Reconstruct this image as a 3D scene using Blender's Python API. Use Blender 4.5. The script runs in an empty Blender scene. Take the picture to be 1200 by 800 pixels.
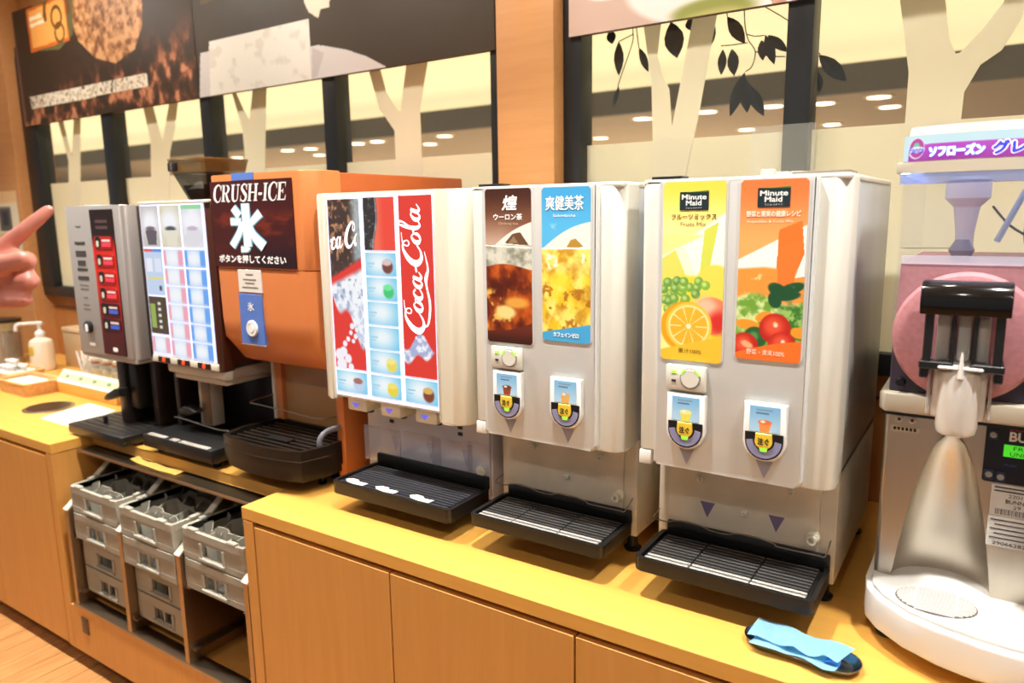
import bpy, bmesh, math, random
import numpy as np
from mathutils import Vector, Matrix
random.seed(7)
SC = bpy.context.scene
COL = SC.collection

# ------------------------------------------------------------------ camera
CAM_F = 859.4                       # focal length in pixels of the 1200x800 frame
CAM_P = Vector((0.565, -1.304, 1.5566))
YAW, PITCH, ROLL = 0.5852, -0.1725, -0.0154
_fw = Vector((-math.sin(YAW) * math.cos(PITCH), math.cos(YAW) * math.cos(PITCH), math.sin(PITCH)))
_r0 = Vector((math.cos(YAW), math.sin(YAW), 0))
_u0 = _r0.cross(_fw)
CAM_R = _r0 * math.cos(ROLL) + _u0 * math.sin(ROLL)
CAM_U = -_r0 * math.sin(ROLL) + _u0 * math.cos(ROLL)
cam_data = bpy.data.cameras.new('camera')
cam_data.sensor_fit = 'HORIZONTAL'
cam_data.sensor_width = 36.0
cam_data.lens = CAM_F / 1200 * 36.0
cam_data.clip_start = 0.02
cam_data.dof.use_dof = True
cam_data.dof.focus_distance = 1.50
cam_data.dof.aperture_fstop = 2.9
cam = bpy.data.objects.new('camera', cam_data)
COL.objects.link(cam)
_m = Matrix((CAM_R, CAM_U, -_fw)).transposed().to_4x4()
_m.translation = CAM_P
cam.matrix_world = _m
SC.camera = cam


def ray(px, py):
    return CAM_R * ((px - 600) / CAM_F) - CAM_U * ((py - 400) / CAM_F) + _fw


def on_y(px, py, y):                # pixel -> point on a vertical plane parallel to the wall
    d = ray(px, py)
    return CAM_P + d * ((y - CAM_P.y) / d.y)


def on_z(px, py, z):                # pixel -> point on a horizontal plane
    d = ray(px, py)
    return CAM_P + d * ((z - CAM_P.z) / d.z)


def at(px, py, depth):
    return CAM_P + ray(px, py) * depth


# ------------------------------------------------------------------ world, light, exposure
SC.view_settings.view_transform = 'Standard'
SC.view_settings.look = 'None'
SC.view_settings.gamma = 1.0
SC.view_settings.use_curve_mapping = False
SC.view_settings.exposure = 0.0
SC.render.film_transparent = False
SC.cycles.max_bounces = 8
SC.cycles.transparent_max_bounces = 16

world = bpy.data.worlds.new('world')
SC.world = world
world.use_nodes = True
bgn = world.node_tree.nodes['Background']
bgn.inputs[0].default_value = (1.0, 0.985, 0.95, 1)
bgn.inputs[1].default_value = 0.24

CEIL_Z = 2.72


def area_light(name, loc, size, power, color=(1, 0.88, 0.72), target=None, spread=180, size_y=None):
    ld = bpy.data.lights.new(name, 'AREA')
    ld.shape = 'DISK' if size_y is None else 'RECTANGLE'
    ld.size = size
    if size_y is not None:
        ld.size_y = size_y
    ld.energy = power
    ld.color = color
    ld.spread = math.radians(spread)
    o = bpy.data.objects.new(name, ld)
    COL.objects.link(o)
    o.location = loc
    d = (Vector(target) - Vector(loc)) if target else Vector((0, 0, -1))
    o.rotation_euler = d.to_track_quat('-Z', 'Y').to_euler()
    return o


DOWNLIGHTS_AND_FILL = [(-3.3, -0.36), (-2.25, -0.36), (-1.2, -0.36), (-0.15, -0.36), (0.9, -0.36),
              (-3.3, 0.12), (-2.4, 0.12), (-1.5, 0.12), (-0.6, 0.12), (0.3, 0.12), (1.2, 0.12),
              (-3.0, -1.7), (-1.3, -1.7), (0.4, -1.7), (1.6, -1.7)]
for i, (x, y) in enumerate(DOWNLIGHTS_AND_FILL):
    if y > 0:
        area_light('added_wall_fill', (x, y, CEIL_Z - 0.02), 0.09, 4.6, (1.0, 0.97, 0.90), target=(x, 0.72, 1.75), spread=150)  # unseen row added to brighten the signs and window film
    elif y > -1:
        area_light('downlight_lamp', (x, y, CEIL_Z - 0.02), 0.09, 19.5, (1.0, 0.985, 0.95), spread=110)
    else:
        area_light('downlight_lamp', (x, y, CEIL_Z - 0.02), 0.16, 6.5, (1.0, 0.985, 0.96), spread=150)

# ------------------------------------------------------------------ helpers


def lin(c):
    return tuple(((v / 255.0) / 12.92 if v / 255.0 <= 0.04045 else ((v / 255.0 + 0.055) / 1.055) ** 2.4) for v in c)


MATS = {}


def mat(name, rgb, rough=0.5, metal=0.0, noise=0.0, nscale=20.0, stretch=(1, 1, 1), bump=0.0, spec=0.5, coat=0.0, emit=0.0):
    if name in MATS:
        return MATS[name]
    m = bpy.data.materials.new(name)
    m.use_nodes = True
    nt = m.node_tree
    b = nt.nodes['Principled BSDF']
    c = lin(rgb)
    b.inputs['Base Color'].default_value = (*c, 1)
    b.inputs['Roughness'].default_value = rough
    b.inputs['Metallic'].default_value = metal
    b.inputs['Specular IOR Level'].default_value = spec
    b.inputs['Coat Weight'].default_value = coat
    if emit:
        b.inputs['Emission Color'].default_value = (*c, 1)
        b.inputs['Emission Strength'].default_value = emit
    if noise or bump:
        tc = nt.nodes.new('ShaderNodeTexCoord')
        mp = nt.nodes.new('ShaderNodeMapping')
        mp.inputs['Scale'].default_value = stretch
        nz = nt.nodes.new('ShaderNodeTexNoise')
        nz.inputs['Scale'].default_value = nscale
        nz.inputs['Detail'].default_value = 5
        nt.links.new(tc.outputs['Object'], mp.inputs[0])
        nt.links.new(mp.outputs[0], nz.inputs['Vector'])
        if noise:
            rp = nt.nodes.new('ShaderNodeValToRGB')
            rp.color_ramp.elements[0].position = 0.3
            rp.color_ramp.elements[1].position = 0.7
            rp.color_ramp.elements[0].color = (*[max(0, v * (1 - noise)) for v in c], 1)
            rp.color_ramp.elements[1].color = (*[min(1, v * (1 + noise)) for v in c], 1)
            nt.links.new(nz.outputs['Fac'], rp.inputs[0])
            nt.links.new(rp.outputs[0], b.inputs['Base Color'])
        if bump:
            bp = nt.nodes.new('ShaderNodeBump')
            bp.inputs['Strength'].default_value = bump
            bp.inputs['Distance'].default_value = 0.002
            nt.links.new(nz.outputs['Fac'], bp.inputs['Height'])
            nt.links.new(bp.outputs[0], b.inputs['Normal'])
    MATS[name] = m
    return m


def clear_mat(name, rgb, opacity=0.08, gloss=0.08, rough=0.03):
    """thin clear sheet: mostly lets light straight through, a little tint and gloss"""
    if name in MATS:
        return MATS[name]
    m = bpy.data.materials.new(name)
    m.use_nodes = True
    nt = m.node_tree
    nt.nodes.clear()
    out = nt.nodes.new('ShaderNodeOutputMaterial')
    tr = nt.nodes.new('ShaderNodeBsdfTransparent')
    df = nt.nodes.new('ShaderNodeBsdfDiffuse')
    df.inputs[0].default_value = (*lin(rgb), 1)
    gl = nt.nodes.new('ShaderNodeBsdfGlossy')
    gl.inputs['Roughness'].default_value = rough
    m1 = nt.nodes.new('ShaderNodeMixShader')
    m2 = nt.nodes.new('ShaderNodeMixShader')
    m1.inputs[0].default_value = opacity
    m2.inputs[0].default_value = gloss
    nt.links.new(tr.outputs[0], m1.inputs[1])
    nt.links.new(df.outputs[0], m1.inputs[2])
    nt.links.new(m1.outputs[0], m2.inputs[1])
    nt.links.new(gl.outputs[0], m2.inputs[2])
    nt.links.new(m2.outputs[0], out.inputs[0])
    MATS[name] = m
    return m


def film_mat(name, rgb):
    """milky film: part diffuse, part letting light through from behind"""
    m = bpy.data.materials.new(name)
    m.use_nodes = True
    nt = m.node_tree
    nt.nodes.clear()
    out = nt.nodes.new('ShaderNodeOutputMaterial')
    d = nt.nodes.new('ShaderNodeBsdfDiffuse')
    t = nt.nodes.new('ShaderNodeBsdfTranslucent')
    mx = nt.nodes.new('ShaderNodeMixShader')
    mx.inputs[0].default_value = 0.35
    for n in (d, t):
        n.inputs[0].default_value = (*lin(rgb), 1)
    nt.links.new(d.outputs[0], mx.inputs[1])
    nt.links.new(t.outputs[0], mx.inputs[2])
    nt.links.new(mx.outputs[0], out.inputs[0])
    return m


def print_mat(name, emit=0.0, rough=0.35, base=1.0):
    """flat print: colour from the mesh's own colour attribute"""
    if name in MATS:
        return MATS[name]
    m = bpy.data.materials.new(name)
    m.use_nodes = True
    nt = m.node_tree
    b = nt.nodes['Principled BSDF']
    at_ = nt.nodes.new('ShaderNodeAttribute')
    at_.attribute_name = 'print'
    b.inputs['Roughness'].default_value = rough
    if emit:
        b.inputs['Base Color'].default_value = (0.02, 0.02, 0.02, 1)
        nt.links.new(at_.outputs['Color'], b.inputs['Emission Color'])
        b.inputs['Emission Strength'].default_value = emit
    else:
        nt.links.new(at_.outputs['Color'], b.inputs['Base Color'])
    MATS[name] = m
    return m


def wood_mat(name, dark, light, axis='Z', rough=0.45, scale=6.0, coat=0.0):
    if name in MATS:
        return MATS[name]
    m = bpy.data.materials.new(name)
    m.use_nodes = True
    nt = m.node_tree
    b = nt.nodes['Principled BSDF']
    tc = nt.nodes.new('ShaderNodeTexCoord')
    mp = nt.nodes.new('ShaderNodeMapping')
    s = {'X': (0.06, 1, 1), 'Y': (1, 0.06, 1), 'Z': (1, 1, 0.06)}[axis]
    mp.inputs['Scale'].default_value = [v * scale for v in s]
    nz = nt.nodes.new('ShaderNodeTexNoise')
    nz.inputs['Scale'].default_value = 9
    nz.inputs['Detail'].default_value = 8
    nz.inputs['Roughness'].default_value = 0.62
    oi = nt.nodes.new('ShaderNodeObjectInfo')
    ad = nt.nodes.new('ShaderNodeVectorMath')
    ad.operation = 'ADD'
    cx = nt.nodes.new('ShaderNodeCombineXYZ')
    ml = nt.nodes.new('ShaderNodeMath')
    ml.operation = 'MULTIPLY'
    ml.inputs[1].default_value = 37.0
    nt.links.new(oi.outputs['Random'], ml.inputs[0])
    for k in range(3):
        nt.links.new(ml.outputs[0], cx.inputs[k])
    nt.links.new(tc.outputs['Object'], mp.inputs[0])
    nt.links.new(mp.outputs[0], ad.inputs[0])
    nt.links.new(cx.outputs[0], ad.inputs[1])
    nt.links.new(ad.outputs[0], nz.inputs['Vector'])
    rp = nt.nodes.new('ShaderNodeValToRGB')
    rp.color_ramp.elements[0].position = 0.28
    rp.color_ramp.elements[1].position = 0.72
    rp.color_ramp.elements[0].color = (*lin(dark), 1)
    rp.color_ramp.elements[1].color = (*lin(light), 1)
    nt.links.new(nz.outputs['Fac'], rp.inputs[0])
    nt.links.new(rp.outputs[0], b.inputs['Base Color'])
    b.inputs['Roughness'].default_value = rough
    b.inputs['Coat Weight'].default_value = coat
    b.inputs['Coat Roughness'].default_value = 0.15
    MATS[name] = m
    return m


def B():
    return bmesh.new()


def merge(dst, src, M=None):
    mp = {}
    for v in src.verts:
        mp[v] = dst.verts.new(M @ v.co if M else v.co)
    for f in src.faces:
        try:
            dst.faces.new([mp[v] for v in f.verts])
        except ValueError:
            pass
    src.free()
    return dst


def box(bm, x0, x1, y0, y1, z0, z1, bev=0.0, seg=2, M=None):
    t = bmesh.new()
    vs = [t.verts.new((x, y, z)) for x in (x0, x1) for y in (y0, y1) for z in (z0, z1)]
    for q in ((0, 1, 3, 2), (4, 6, 7, 5), (0, 4, 5, 1), (2, 3, 7, 6), (0, 2, 6, 4), (1, 5, 7, 3)):
        t.faces.new([vs[i] for i in q])
    if bev:
        bev = min(bev, 0.49 * min(abs(x1 - x0), abs(y1 - y0), abs(z1 - z0)))
        bmesh.ops.bevel(t, geom=t.edges[:], offset=bev, segments=seg, affect='EDGES', profile=0.5)
    return merge(bm, t, M)


def prism(bm, pts, a, b, axis='Y', bev=0.0, seg=2):
    """closed 2D outline extruded from a to b. axis Y: pts are (x,z); axis Z: (x,y); axis X: (y,z)"""
    t = bmesh.new()

    def P(p, k):
        return {'Y': (p[0], k, p[1]), 'Z': (p[0], p[1], k), 'X': (k, p[0], p[1])}[axis]
    A = [t.verts.new(P(p, a)) for p in pts]
    C = [t.verts.new(P(p, b)) for p in pts]
    n = len(pts)
    t.faces.new(A)
    t.faces.new(C[::-1])
    for i in range(n):
        t.faces.new((A[i], C[i], C[(i + 1) % n], A[(i + 1) % n]))
    if bev:
        es = [e for f in t.faces if len(f.verts) == n or n == 4 for e in f.edges]
        bmesh.ops.bevel(t, geom=list(set(es)), offset=bev, segments=seg, affect='EDGES', profile=0.5)
    bmesh.ops.recalc_face_normals(t, faces=t.faces[:])
    return merge(bm, t)


def rrect(x0, x1, z0, z1, r, n=5):
    """rounded rectangle outline; r = one radius or four (bottom-left, bottom-right, top-right, top-left)"""
    if not isinstance(r, (tuple, list)):
        r = (r,) * 4
    out = []
    for (cx, cz, a0), rr, (sx, sz) in zip(((x0, z0, 180), (x1, z0, 270), (x1, z1, 0), (x0, z1, 90)), r,
                                          ((1, 1), (-1, 1), (-1, -1), (1, -1))):
        if rr <= 1e-6:
            out.append((cx, cz))
            continue
        for k in range(n + 1):
            a = math.radians(a0 + 90 * k / n)
            out.append((cx + sx * rr + rr * math.cos(a), cz + sz * rr + rr * math.sin(a)))
    return out


def ring(bm, outer, inner, a, b, axis='Z'):
    """frame between two outlines with the same number of points"""
    def P(p, k):
        return {'Y': (p[0], k, p[1]), 'Z': (p[0], p[1], k), 'X': (k, p[0], p[1])}[axis]
    n = len(outer)
    oa = [bm.verts.new(P(p, a)) for p in outer]
    ob = [bm.verts.new(P(p, b)) for p in outer]
    ia = [bm.verts.new(P(p, a)) for p in inner]
    ib = [bm.verts.new(P(p, b)) for p in inner]
    for i in range(n):
        j = (i + 1) % n
        bm.faces.new((oa[i], oa[j], ob[j], ob[i]))
        bm.faces.new((ia[i], ib[i], ib[j], ia[j]))
        bm.faces.new((ob[i], ob[j], ib[j], ib[i]))
        bm.faces.new((oa[i], ia[i], ia[j], oa[j]))
    return bm


def smooth_path(pts, n=6, closed=False):
    pts = [Vector(p) for p in pts]
    out = []
    m = len(pts)
    rng = range(m if closed else m - 1)
    for i in rng:
        if closed:
            p0, p1, p2, p3 = pts[i - 1], pts[i], pts[(i + 1) % m], pts[(i + 2) % m]
        else:
            p0 = pts[max(i - 1, 0)]
            p1, p2 = pts[i], pts[i + 1]
            p3 = pts[min(i + 2, m - 1)]
        for k in range(n):
            t = k / n
            out.append(0.5 * ((2 * p1) + (p2 - p0) * t + (2 * p0 - 5 * p1 + 4 * p2 - p3) * t * t
                              + (3 * p1 - p0 - 3 * p2 + p3) * t ** 3))
    if not closed:
        out.append(pts[-1])
    return out


def tube(bm, pts, r, n=8, closed=False, cap=True):
    pts = [Vector(p) for p in pts]
    rs = r if isinstance(r, (list, tuple)) else [r] * len(pts)
    rings = []
    up = Vector((0, 0, 1))
    prev = None
    for i, p in enumerate(pts):
        if closed:
            d = pts[(i + 1) % len(pts)] - pts[i - 1]
        else:
            d = pts[min(i + 1, len(pts) - 1)] - pts[max(i - 1, 0)]
        d.normalize()
        if prev is None:
            ref = up if abs(d.z) < 0.9 else Vector((1, 0, 0))
            a = d.cross(ref).normalized()
        else:
            a = (prev - d * prev.dot(d)).normalized()
        prev = a
        b = d.cross(a)
        rings.append([bm.verts.new(p + (a * math.cos(2 * math.pi * k / n) + b * math.sin(2 * math.pi * k / n)) * rs[i]) for k in range(n)])
    m = len(rings)
    for i in range(m if closed else m - 1):
        R0, R1 = rings[i], rings[(i + 1) % m]
        for k in range(n):
            bm.faces.new((R0[k], R0[(k + 1) % n], R1[(k + 1) % n], R1[k]))
    if cap and not closed:
        bm.faces.new(rings[0][::-1])
        bm.faces.new(rings[-1])
    return bm


def lathe(bm, prof, c=(0, 0, 0), n=24, axis='Z', sx=1.0, sy=1.0):
    """profile of (radius, height) turned about an axis through c"""
    t = bmesh.new()
    rings = []
    for r, h in prof:
        if r < 1e-6:
            rings.append([t.verts.new((0, 0, h))])
        else:
            rings.append([t.verts.new((r * sx * math.cos(2 * math.pi * k / n), r * sy * math.sin(2 * math.pi * k / n), h)) for k in range(n)])
    for A, C in zip(rings[:-1], rings[1:]):
        for k in range(n):
            q = []
            for v in (A[k % len(A)], A[(k + 1) % len(A)], C[(k + 1) % len(C)], C[k % len(C)]):
                if v not in q:
                    q.append(v)
            if len(q) > 2:
                t.faces.new(q)
    for Rr, rev in ((rings[0], True), (rings[-1], False)):
        if len(Rr) > 2:
            t.faces.new(Rr[::-1] if rev else Rr)
    M = Matrix.Translation(c)
    if axis == 'Y':       # height runs towards the viewer (-Y)
        M = M @ Matrix.Rotation(math.radians(90), 4, 'X')
    elif axis == 'X':
        M = M @ Matrix.Rotation(math.radians(90), 4, 'Y')
    return merge(bm, t, M)


def to_mesh(bm, name, smooth=35):
    bmesh.ops.recalc_face_normals(bm, faces=bm.faces[:])
    me = bpy.data.meshes.new(name)
    bm.to_mesh(me)
    bm.free()
    if smooth:
        me.polygons.foreach_set('use_smooth', [True] * len(me.polygons))
        me.set_sharp_from_angle(angle=math.radians(smooth))
    return me


def obj(name, bm, material, parent=None, smooth=35):
    me = to_mesh(bm, name, smooth) if isinstance(bm, bmesh.types.BMesh) else bm
    if material is not None and not me.materials:
        me.materials.append(material)
    o = bpy.data.objects.new(name, me)
    COL.objects.link(o)
    if parent is not None:
        o.parent = parent
    return o


def thing(name, label, cat, loc=(0, 0, 0), rz=0.0, group=None):
    o = bpy.data.objects.new(name, None)
    COL.objects.link(o)
    o.empty_display_size = 0.05
    o.location = loc
    o.rotation_euler = (0, 0, rz)
    return tag(o, label, cat, group)


def tag(o, label, cat, group=None):
    o['label'] = label
    o['category'] = cat
    if group:
        o['group'] = group
    return o


def struct(name, bm, m, parent=None, smooth=35):
    o = obj(name, bm, m, parent, smooth)
    if parent is None:
        o['kind'] = 'structure'
    return o


def structure_root(name):
    o = bpy.data.objects.new(name, None)
    COL.objects.link(o)
    o['kind'] = 'structure'
    return o


def copy_tree(o, parent=None):
    c = o.copy()
    COL.objects.link(c)
    c.parent = parent
    for ch in list(o.children):
        copy_tree(ch, c)
    return c


_txt_cache = {}


def text(s, x0, x1, z0, z1, y, m, parent, bold=0.0, shear=0.0, name='lettering', fat=0.0, grow=0.0):
    """lettering fitted into the box x0..x1, z0..z1 on a plane facing -Y"""
    cu = bpy.data.curves.new('t', 'FONT')
    cu.body = s
    cu.size = 1.0
    cu.offset = bold
    cu.shear = shear
    cu.resolution_u = 4
    o = bpy.data.objects.new('t', cu)
    COL.objects.link(o)
    dg = bpy.context.evaluated_depsgraph_get()
    me = bpy.data.meshes.new_from_object(o.evaluated_get(dg))
    bpy.data.objects.remove(o)
    n = len(me.vertices)
    co = np.empty(n * 3)
    me.vertices.foreach_get('co', co)
    co = co.reshape(-1, 3)
    a, b = co[:, 0].min(), co[:, 0].max()
    c, d = co[:, 1].min(), co[:, 1].max()
    g = grow
    sx = (x1 - x0 + 2 * g) / (b - a)
    sz = (z1 - z0 + 2 * g) / (d - c)
    new = np.empty_like(co)
    new[:, 0] = x0 - g + (co[:, 0] - a) * sx
    new[:, 2] = z0 - g + (co[:, 1] - c) * sz
    new[:, 1] = y
    if fat:                         # heavier strokes: the glyphs repeated around a small circle
        polys = [list(p.vertices) for p in me.polygons]
        V, F = [], []
        for k in range(8):
            a = k * math.pi / 4
            q = new + np.array([fat * math.cos(a), -0.00003 * k, fat * math.sin(a)])
            F += [[i + len(V) for i in p] for p in polys]
            V += q.tolist()
        me = bpy.data.meshes.new(name)
        me.from_pydata(V, [], F)
    else:
        me.vertices.foreach_set('co', new.ravel())
    me.update()
    me.name = name
    me.materials.clear()
    o = obj(name, me, m, parent)
    return o


# ---- flat prints painted on a fine grid of coloured faces
def vnoise(U, V, sx, sy, seed):
    rg = np.random.RandomState(seed)
    gx, gy = int(sx) + 3, int(sy) + 3
    g = rg.rand(gy, gx)
    x, y = U * sx, V * sy
    xi, yi = np.clip(np.floor(x).astype(int), 0, gx - 2), np.clip(np.floor(y).astype(int), 0, gy - 2)
    fx, fy = x - xi, y - yi
    fx, fy = fx * fx * (3 - 2 * fx), fy * fy * (3 - 2 * fy)
    return (g[yi, xi] * (1 - fx) * (1 - fy) + g[yi, xi + 1] * fx * (1 - fy) + g[yi + 1, xi] * (1 - fx) * fy + g[yi + 1, xi + 1] * fx * fy)


def fbm(U, V, sx, sy, seed, o=4):
    s, a, t = 0, 0.5, 0
    for k in range(o):
        s = s + a * vnoise(U, V, sx * 2 ** k, sy * 2 ** k, seed + k)
        t += a
        a *= 0.55
    return s / t


def sst(a, b, x):
    t = np.clip((x - a) / (b - a), 0, 1)
    return t * t * (3 - 2 * t)


class Art:
    def __init__(self, w, h, n=90):
        """w,h real size; u runs 0..w to the right, v runs 0..h downwards"""
        self.w, self.h = w, h
        self.nx = max(3, int(n * w / max(w, h)))
        self.nz = max(3, int(n * h / max(w, h)))
        self.u, self.v = np.meshgrid((np.arange(self.nx) + .5) / self.nx, (np.arange(self.nz) + .5) / self.nz)
        self.c = np.ones((self.nz, self.nx, 3)) * 255

    def fill(self, rgb, mask=None):
        m = 1.0 if mask is None else mask
        m = np.asarray(m, float)
        if m.ndim == 0:
            m = np.full(self.u.shape, float(m))
        col = np.asarray(rgb, float)
        self.c = self.c * (1 - m[..., None]) + col * m[..., None]
        return self

    def grad(self, a, b, t):
        return np.asarray(a, float) * (1 - t[..., None]) + np.asarray(b, float) * t[..., None]

    def ell(self, cx, cy, rx, ry, rgb, soft=0.06, rot=0.0):
        du, dv = (self.u - cx) * self.w, (self.v - cy) * self.h
        c, s = math.cos(rot), math.sin(rot)
        a, b = (du * c + dv * s) / (rx * self.w), (-du * s + dv * c) / (ry * self.h) if ry else 0
        d = np.sqrt(a * a + b * b)
        return self.fill(rgb, 1 - sst(1 - soft, 1 + soft, d))

    def circ(self, cx, cy, r, rgb, soft=0.08):
        d = np.hypot((self.u - cx) * self.w, (self.v - cy) * self.h) / r
        return self.fill(rgb, 1 - sst(1 - soft, 1 + soft, d))

    def rect(self, u0, u1, v0, v1, rgb):
        e = 0.5 / self.nx
        f = 0.5 / self.nz
        m = sst(u0 - e, u0 + e, self.u) * (1 - sst(u1 - e, u1 + e, self.u)) * sst(v0 - f, v0 + f, self.v) * (1 - sst(v1 - f, v1 + f, self.v))
        return self.fill(rgb, m)

    def noise(self, sx, sy, amt, seed):
        n = fbm(self.u, self.v, sx, sy, seed) - .5
        self.c = self.c + n[..., None] * amt * 2
        return self

    def build(self, name, x0, z1, y, m, parent, r=0.0, bend=None):
        nx, nz = self.nx, self.nz
        xs = np.linspace(0, 1, nx + 1)
        zs = np.linspace(0, 1, nz + 1)
        X, Zg = np.meshgrid(x0 + xs * self.w, z1 - zs * self.h)
        Y = np.full_like(X, y) if bend is None else bend(X, Zg)
        co = np.stack([X, Y, Zg], -1).reshape(-1, 3)
        idx = np.arange((nx + 1) * (nz + 1)).reshape(nz + 1, nx + 1)
        q = np.stack([idx[:-1, :-1], idx[1:, :-1], idx[1:, 1:], idx[:-1, 1:]], -1).reshape(-1, 4)
        col = np.clip(self.c, 0, 255).reshape(-1, 3) / 255.0
        col = np.where(col <= 0.04045, col / 12.92, ((col + 0.055) / 1.055) ** 2.4)
        keep = np.ones(len(q), bool)
        if r > 0:
            cu, cv = (self.u * self.w).ravel(), (self.v * self.h).ravel()
            dx = np.maximum(np.maximum(r - cu, cu - (self.w - r)), 0)
            dz = np.maximum(np.maximum(r - cv, cv - (self.h - r)), 0)
            keep = np.hypot(dx, dz) <= r
        q, col = q[keep], col[keep]
        me = bpy.data.meshes.new(name)
        me.from_pydata(co.tolist(), [], q.tolist())
        ca = me.color_attributes.new('print', 'FLOAT_COLOR', 'CORNER')
        cc = np.ones((len(q), 4, 4))
        cc[..., :3] = col[:, None, :]
        ca.data.foreach_set('color', cc.ravel())
        me.update()
        return obj(name, me, m, parent)


# ------------------------------------------------------------------ materials
M_TOP = wood_mat('counter_wood', (217, 158, 70), (225, 168, 80), 'X', 0.38, 5, 0.15)
M_DOOR = wood_mat('cabinet_wood', (200, 140, 66), (209, 150, 75), 'Z', 0.45, 5)
M_PANEL = wood_mat('panel_wood', (168, 108, 54), (186, 124, 64), 'Z', 0.5, 5)
M_PILLAR = wood_mat('pillar_wood', (188, 132, 78), (200, 144, 88), 'X', 0.5, 6)
M_PLANK = wood_mat('floor_wood', (158, 104, 56), (206, 150, 90), 'Y', 0.4, 8)
M_BLACKFRAME = mat('frame_black', (26, 28, 30), 0.4)
M_CREAM = mat('cream_plastic', (216, 213, 200), 0.38, noise=0.02, nscale=8)
M_CREAM2 = mat('cream_plastic_warm', (216, 210, 190), 0.4)
M_GREY = mat('grey_panel', (206, 207, 203), 0.35, noise=0.02, nscale=8)
M_WHITE = mat('white_plastic', (232, 230, 224), 0.35)
M_BEIGE = mat('backsplash_beige', (212, 199, 176), 0.4, noise=0.08, nscale=14)
M_BLACK = mat('black_plastic', (22, 21, 20), 0.35)
M_DARK = mat('dark_plastic', (40, 34, 30), 0.4)
M_STEEL = mat('steel', (190, 185, 176), 0.28, 1.0)
M_SIDE = mat('machine_side_metal', (184, 185, 184), 0.35, 0.15, noise=0.12, nscale=5, stretch=(1, 1, 0.3))
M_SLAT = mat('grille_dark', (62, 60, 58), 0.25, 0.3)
M_SLAT_LIT = mat('grille_lit', (196, 192, 184), 0.25, 0.5)  # light on the front two slats put into a paler colour
M_TEXT_W = mat('ink_white', (245, 243, 238), 0.5)
M_TEXT_D = mat('ink_dark', (40, 36, 34), 0.5)
M_PRINT = print_mat('print')
M_PRINT_SATIN = print_mat('print_satin', rough=0.5)


def poly_mask(A, pts, soft=None):
    """inside test for a polygon in (u,v)"""
    inside = np.zeros(A.u.shape, bool)
    n = len(pts)
    for i in range(n):
        x0, y0 = pts[i]
        x1, y1 = pts[(i + 1) % n]
        if y0 == y1:
            continue
        c = (A.v > y0) != (A.v > y1)
        inside ^= c & (A.u < (x1 - x0) * (A.v - y0) / (y1 - y0) + x0)
    return inside.astype(float)


Art.poly = lambda self, pts, rgb: self.fill(rgb, poly_mask(self, pts))

# ================================================================== STRUCTURE
WY = 0.70                # plane of the window glass
TOPZ = 0.811             # counter height
FY = -0.18               # counter front

# ---- floor of planks running away from the counter
fl = structure_root('floor')
bm = B()
box(bm, -6.0, 2.6, -4.0, 0.9, -0.06, -0.012)
obj('subfloor', bm, mat('subfloor_dark', (60, 38, 22), 0.8), fl)
PW = 0.095
pm = to_mesh(box(B(), 0, PW - 0.003, -3.2, 0.8, -0.012, 0.0, 0.0008, 1), 'plank')
k = 0
x = -5.6
while x < 2.4:
    o = obj('plank', pm, M_PLANK, fl)
    o.location = (x, 0, 0)
    x += PW
    k += 1

# ---- walls
bm = B()
box(bm, -5.6, 2.4, WY, WY + 0.1, 0, 1.15)
wb = struct('wall_back', bm, M_PANEL)
bm = B()
box(bm, -5.6, 2.4, WY, WY + 0.1, 2.45, CEIL_Z)
obj('wall_header', bm, M_PANEL, wb)
for xa, xb in ((-3.84, -0.76), (-0.53, 2.2)):
    obj('panel_seam', box(B(), xa, xb, WY - 0.012, WY, 1.085, 1.09, 0.001), mat('seam_dark', (70, 42, 20), 0.6), wb)
bm = B()
box(bm, -5.6, -3.86, 0.60, 0.80, 0, CEIL_Z, 0.003)
struct('wall_left', bm, M_PILLAR)
bm = B()
box(bm, -0.738, -0.54, 0.60, 0.80, 0, CEIL_Z, 0.003)
struct('trim_1', bm, M_PILLAR)
bm = B()
box(bm, -6.0, 2.6, -4.0, 0.8, CEIL_Z, CEIL_Z + 0.06)
struct('ceiling', bm, mat('ceiling_white', (225, 215, 195), 0.8))

# ---- windows
M_PANE = clear_mat('window_glass', (230, 235, 230), 0.02, 0.045, 0.01)
M_FILM = film_mat('frosted_film', (240, 233, 204))
M_DECAL = film_mat('tree_decal_vinyl', (242, 235, 208))


def window(name, x0, x1, posts):
    w = structure_root(name)
    for za, zb in ((1.15, 1.205), (2.40, 2.46)):
        obj('frame_rail', box(B(), x0, x1, WY - 0.04, WY + 0.03, za, zb, 0.003), M_BLACKFRAME, w)
    for a, b in posts:
        obj('mullion', box(B(), a, b, WY - 0.045, WY + 0.03, 1.2, 2.41, 0.003), M_BLACKFRAME, w)
    for (a0, a1), (b0, b1) in zip(posts[:-1], posts[1:]):
        p = obj('pane', box(B(), a1 - 0.005, b0 + 0.005, WY, WY + 0.006, 1.2, 2.41), M_PANE, w)
        obj('frosted_film', box(B(), a1, b0, WY - 0.0022, WY - 0.0008, 1.205, 1.752), M_FILM, p)
    return w


win1 = window('window_1', -3.86, -0.738, [(-3.86, -3.72), (-3.075, -2.985), (-2.29, -2.225), (-1.55, -1.485), (-0.80, -0.738)])
win2 = window('window_2', -0.54, 1.9, [(-0.54, -0.482), (0.088, 0.15), (0.86, 0.92), (1.84, 1.9)])


def decal(parent, pix):
    pts = [on_y(px, py, WY) for px, py in pix]
    bm = prism(B(), [(p.x, max(p.z, 1.21)) for p in pts], WY - 0.0036, WY - 0.0024, 'Y')
    obj('tree_decal', bm, M_DECAL, parent)


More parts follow.
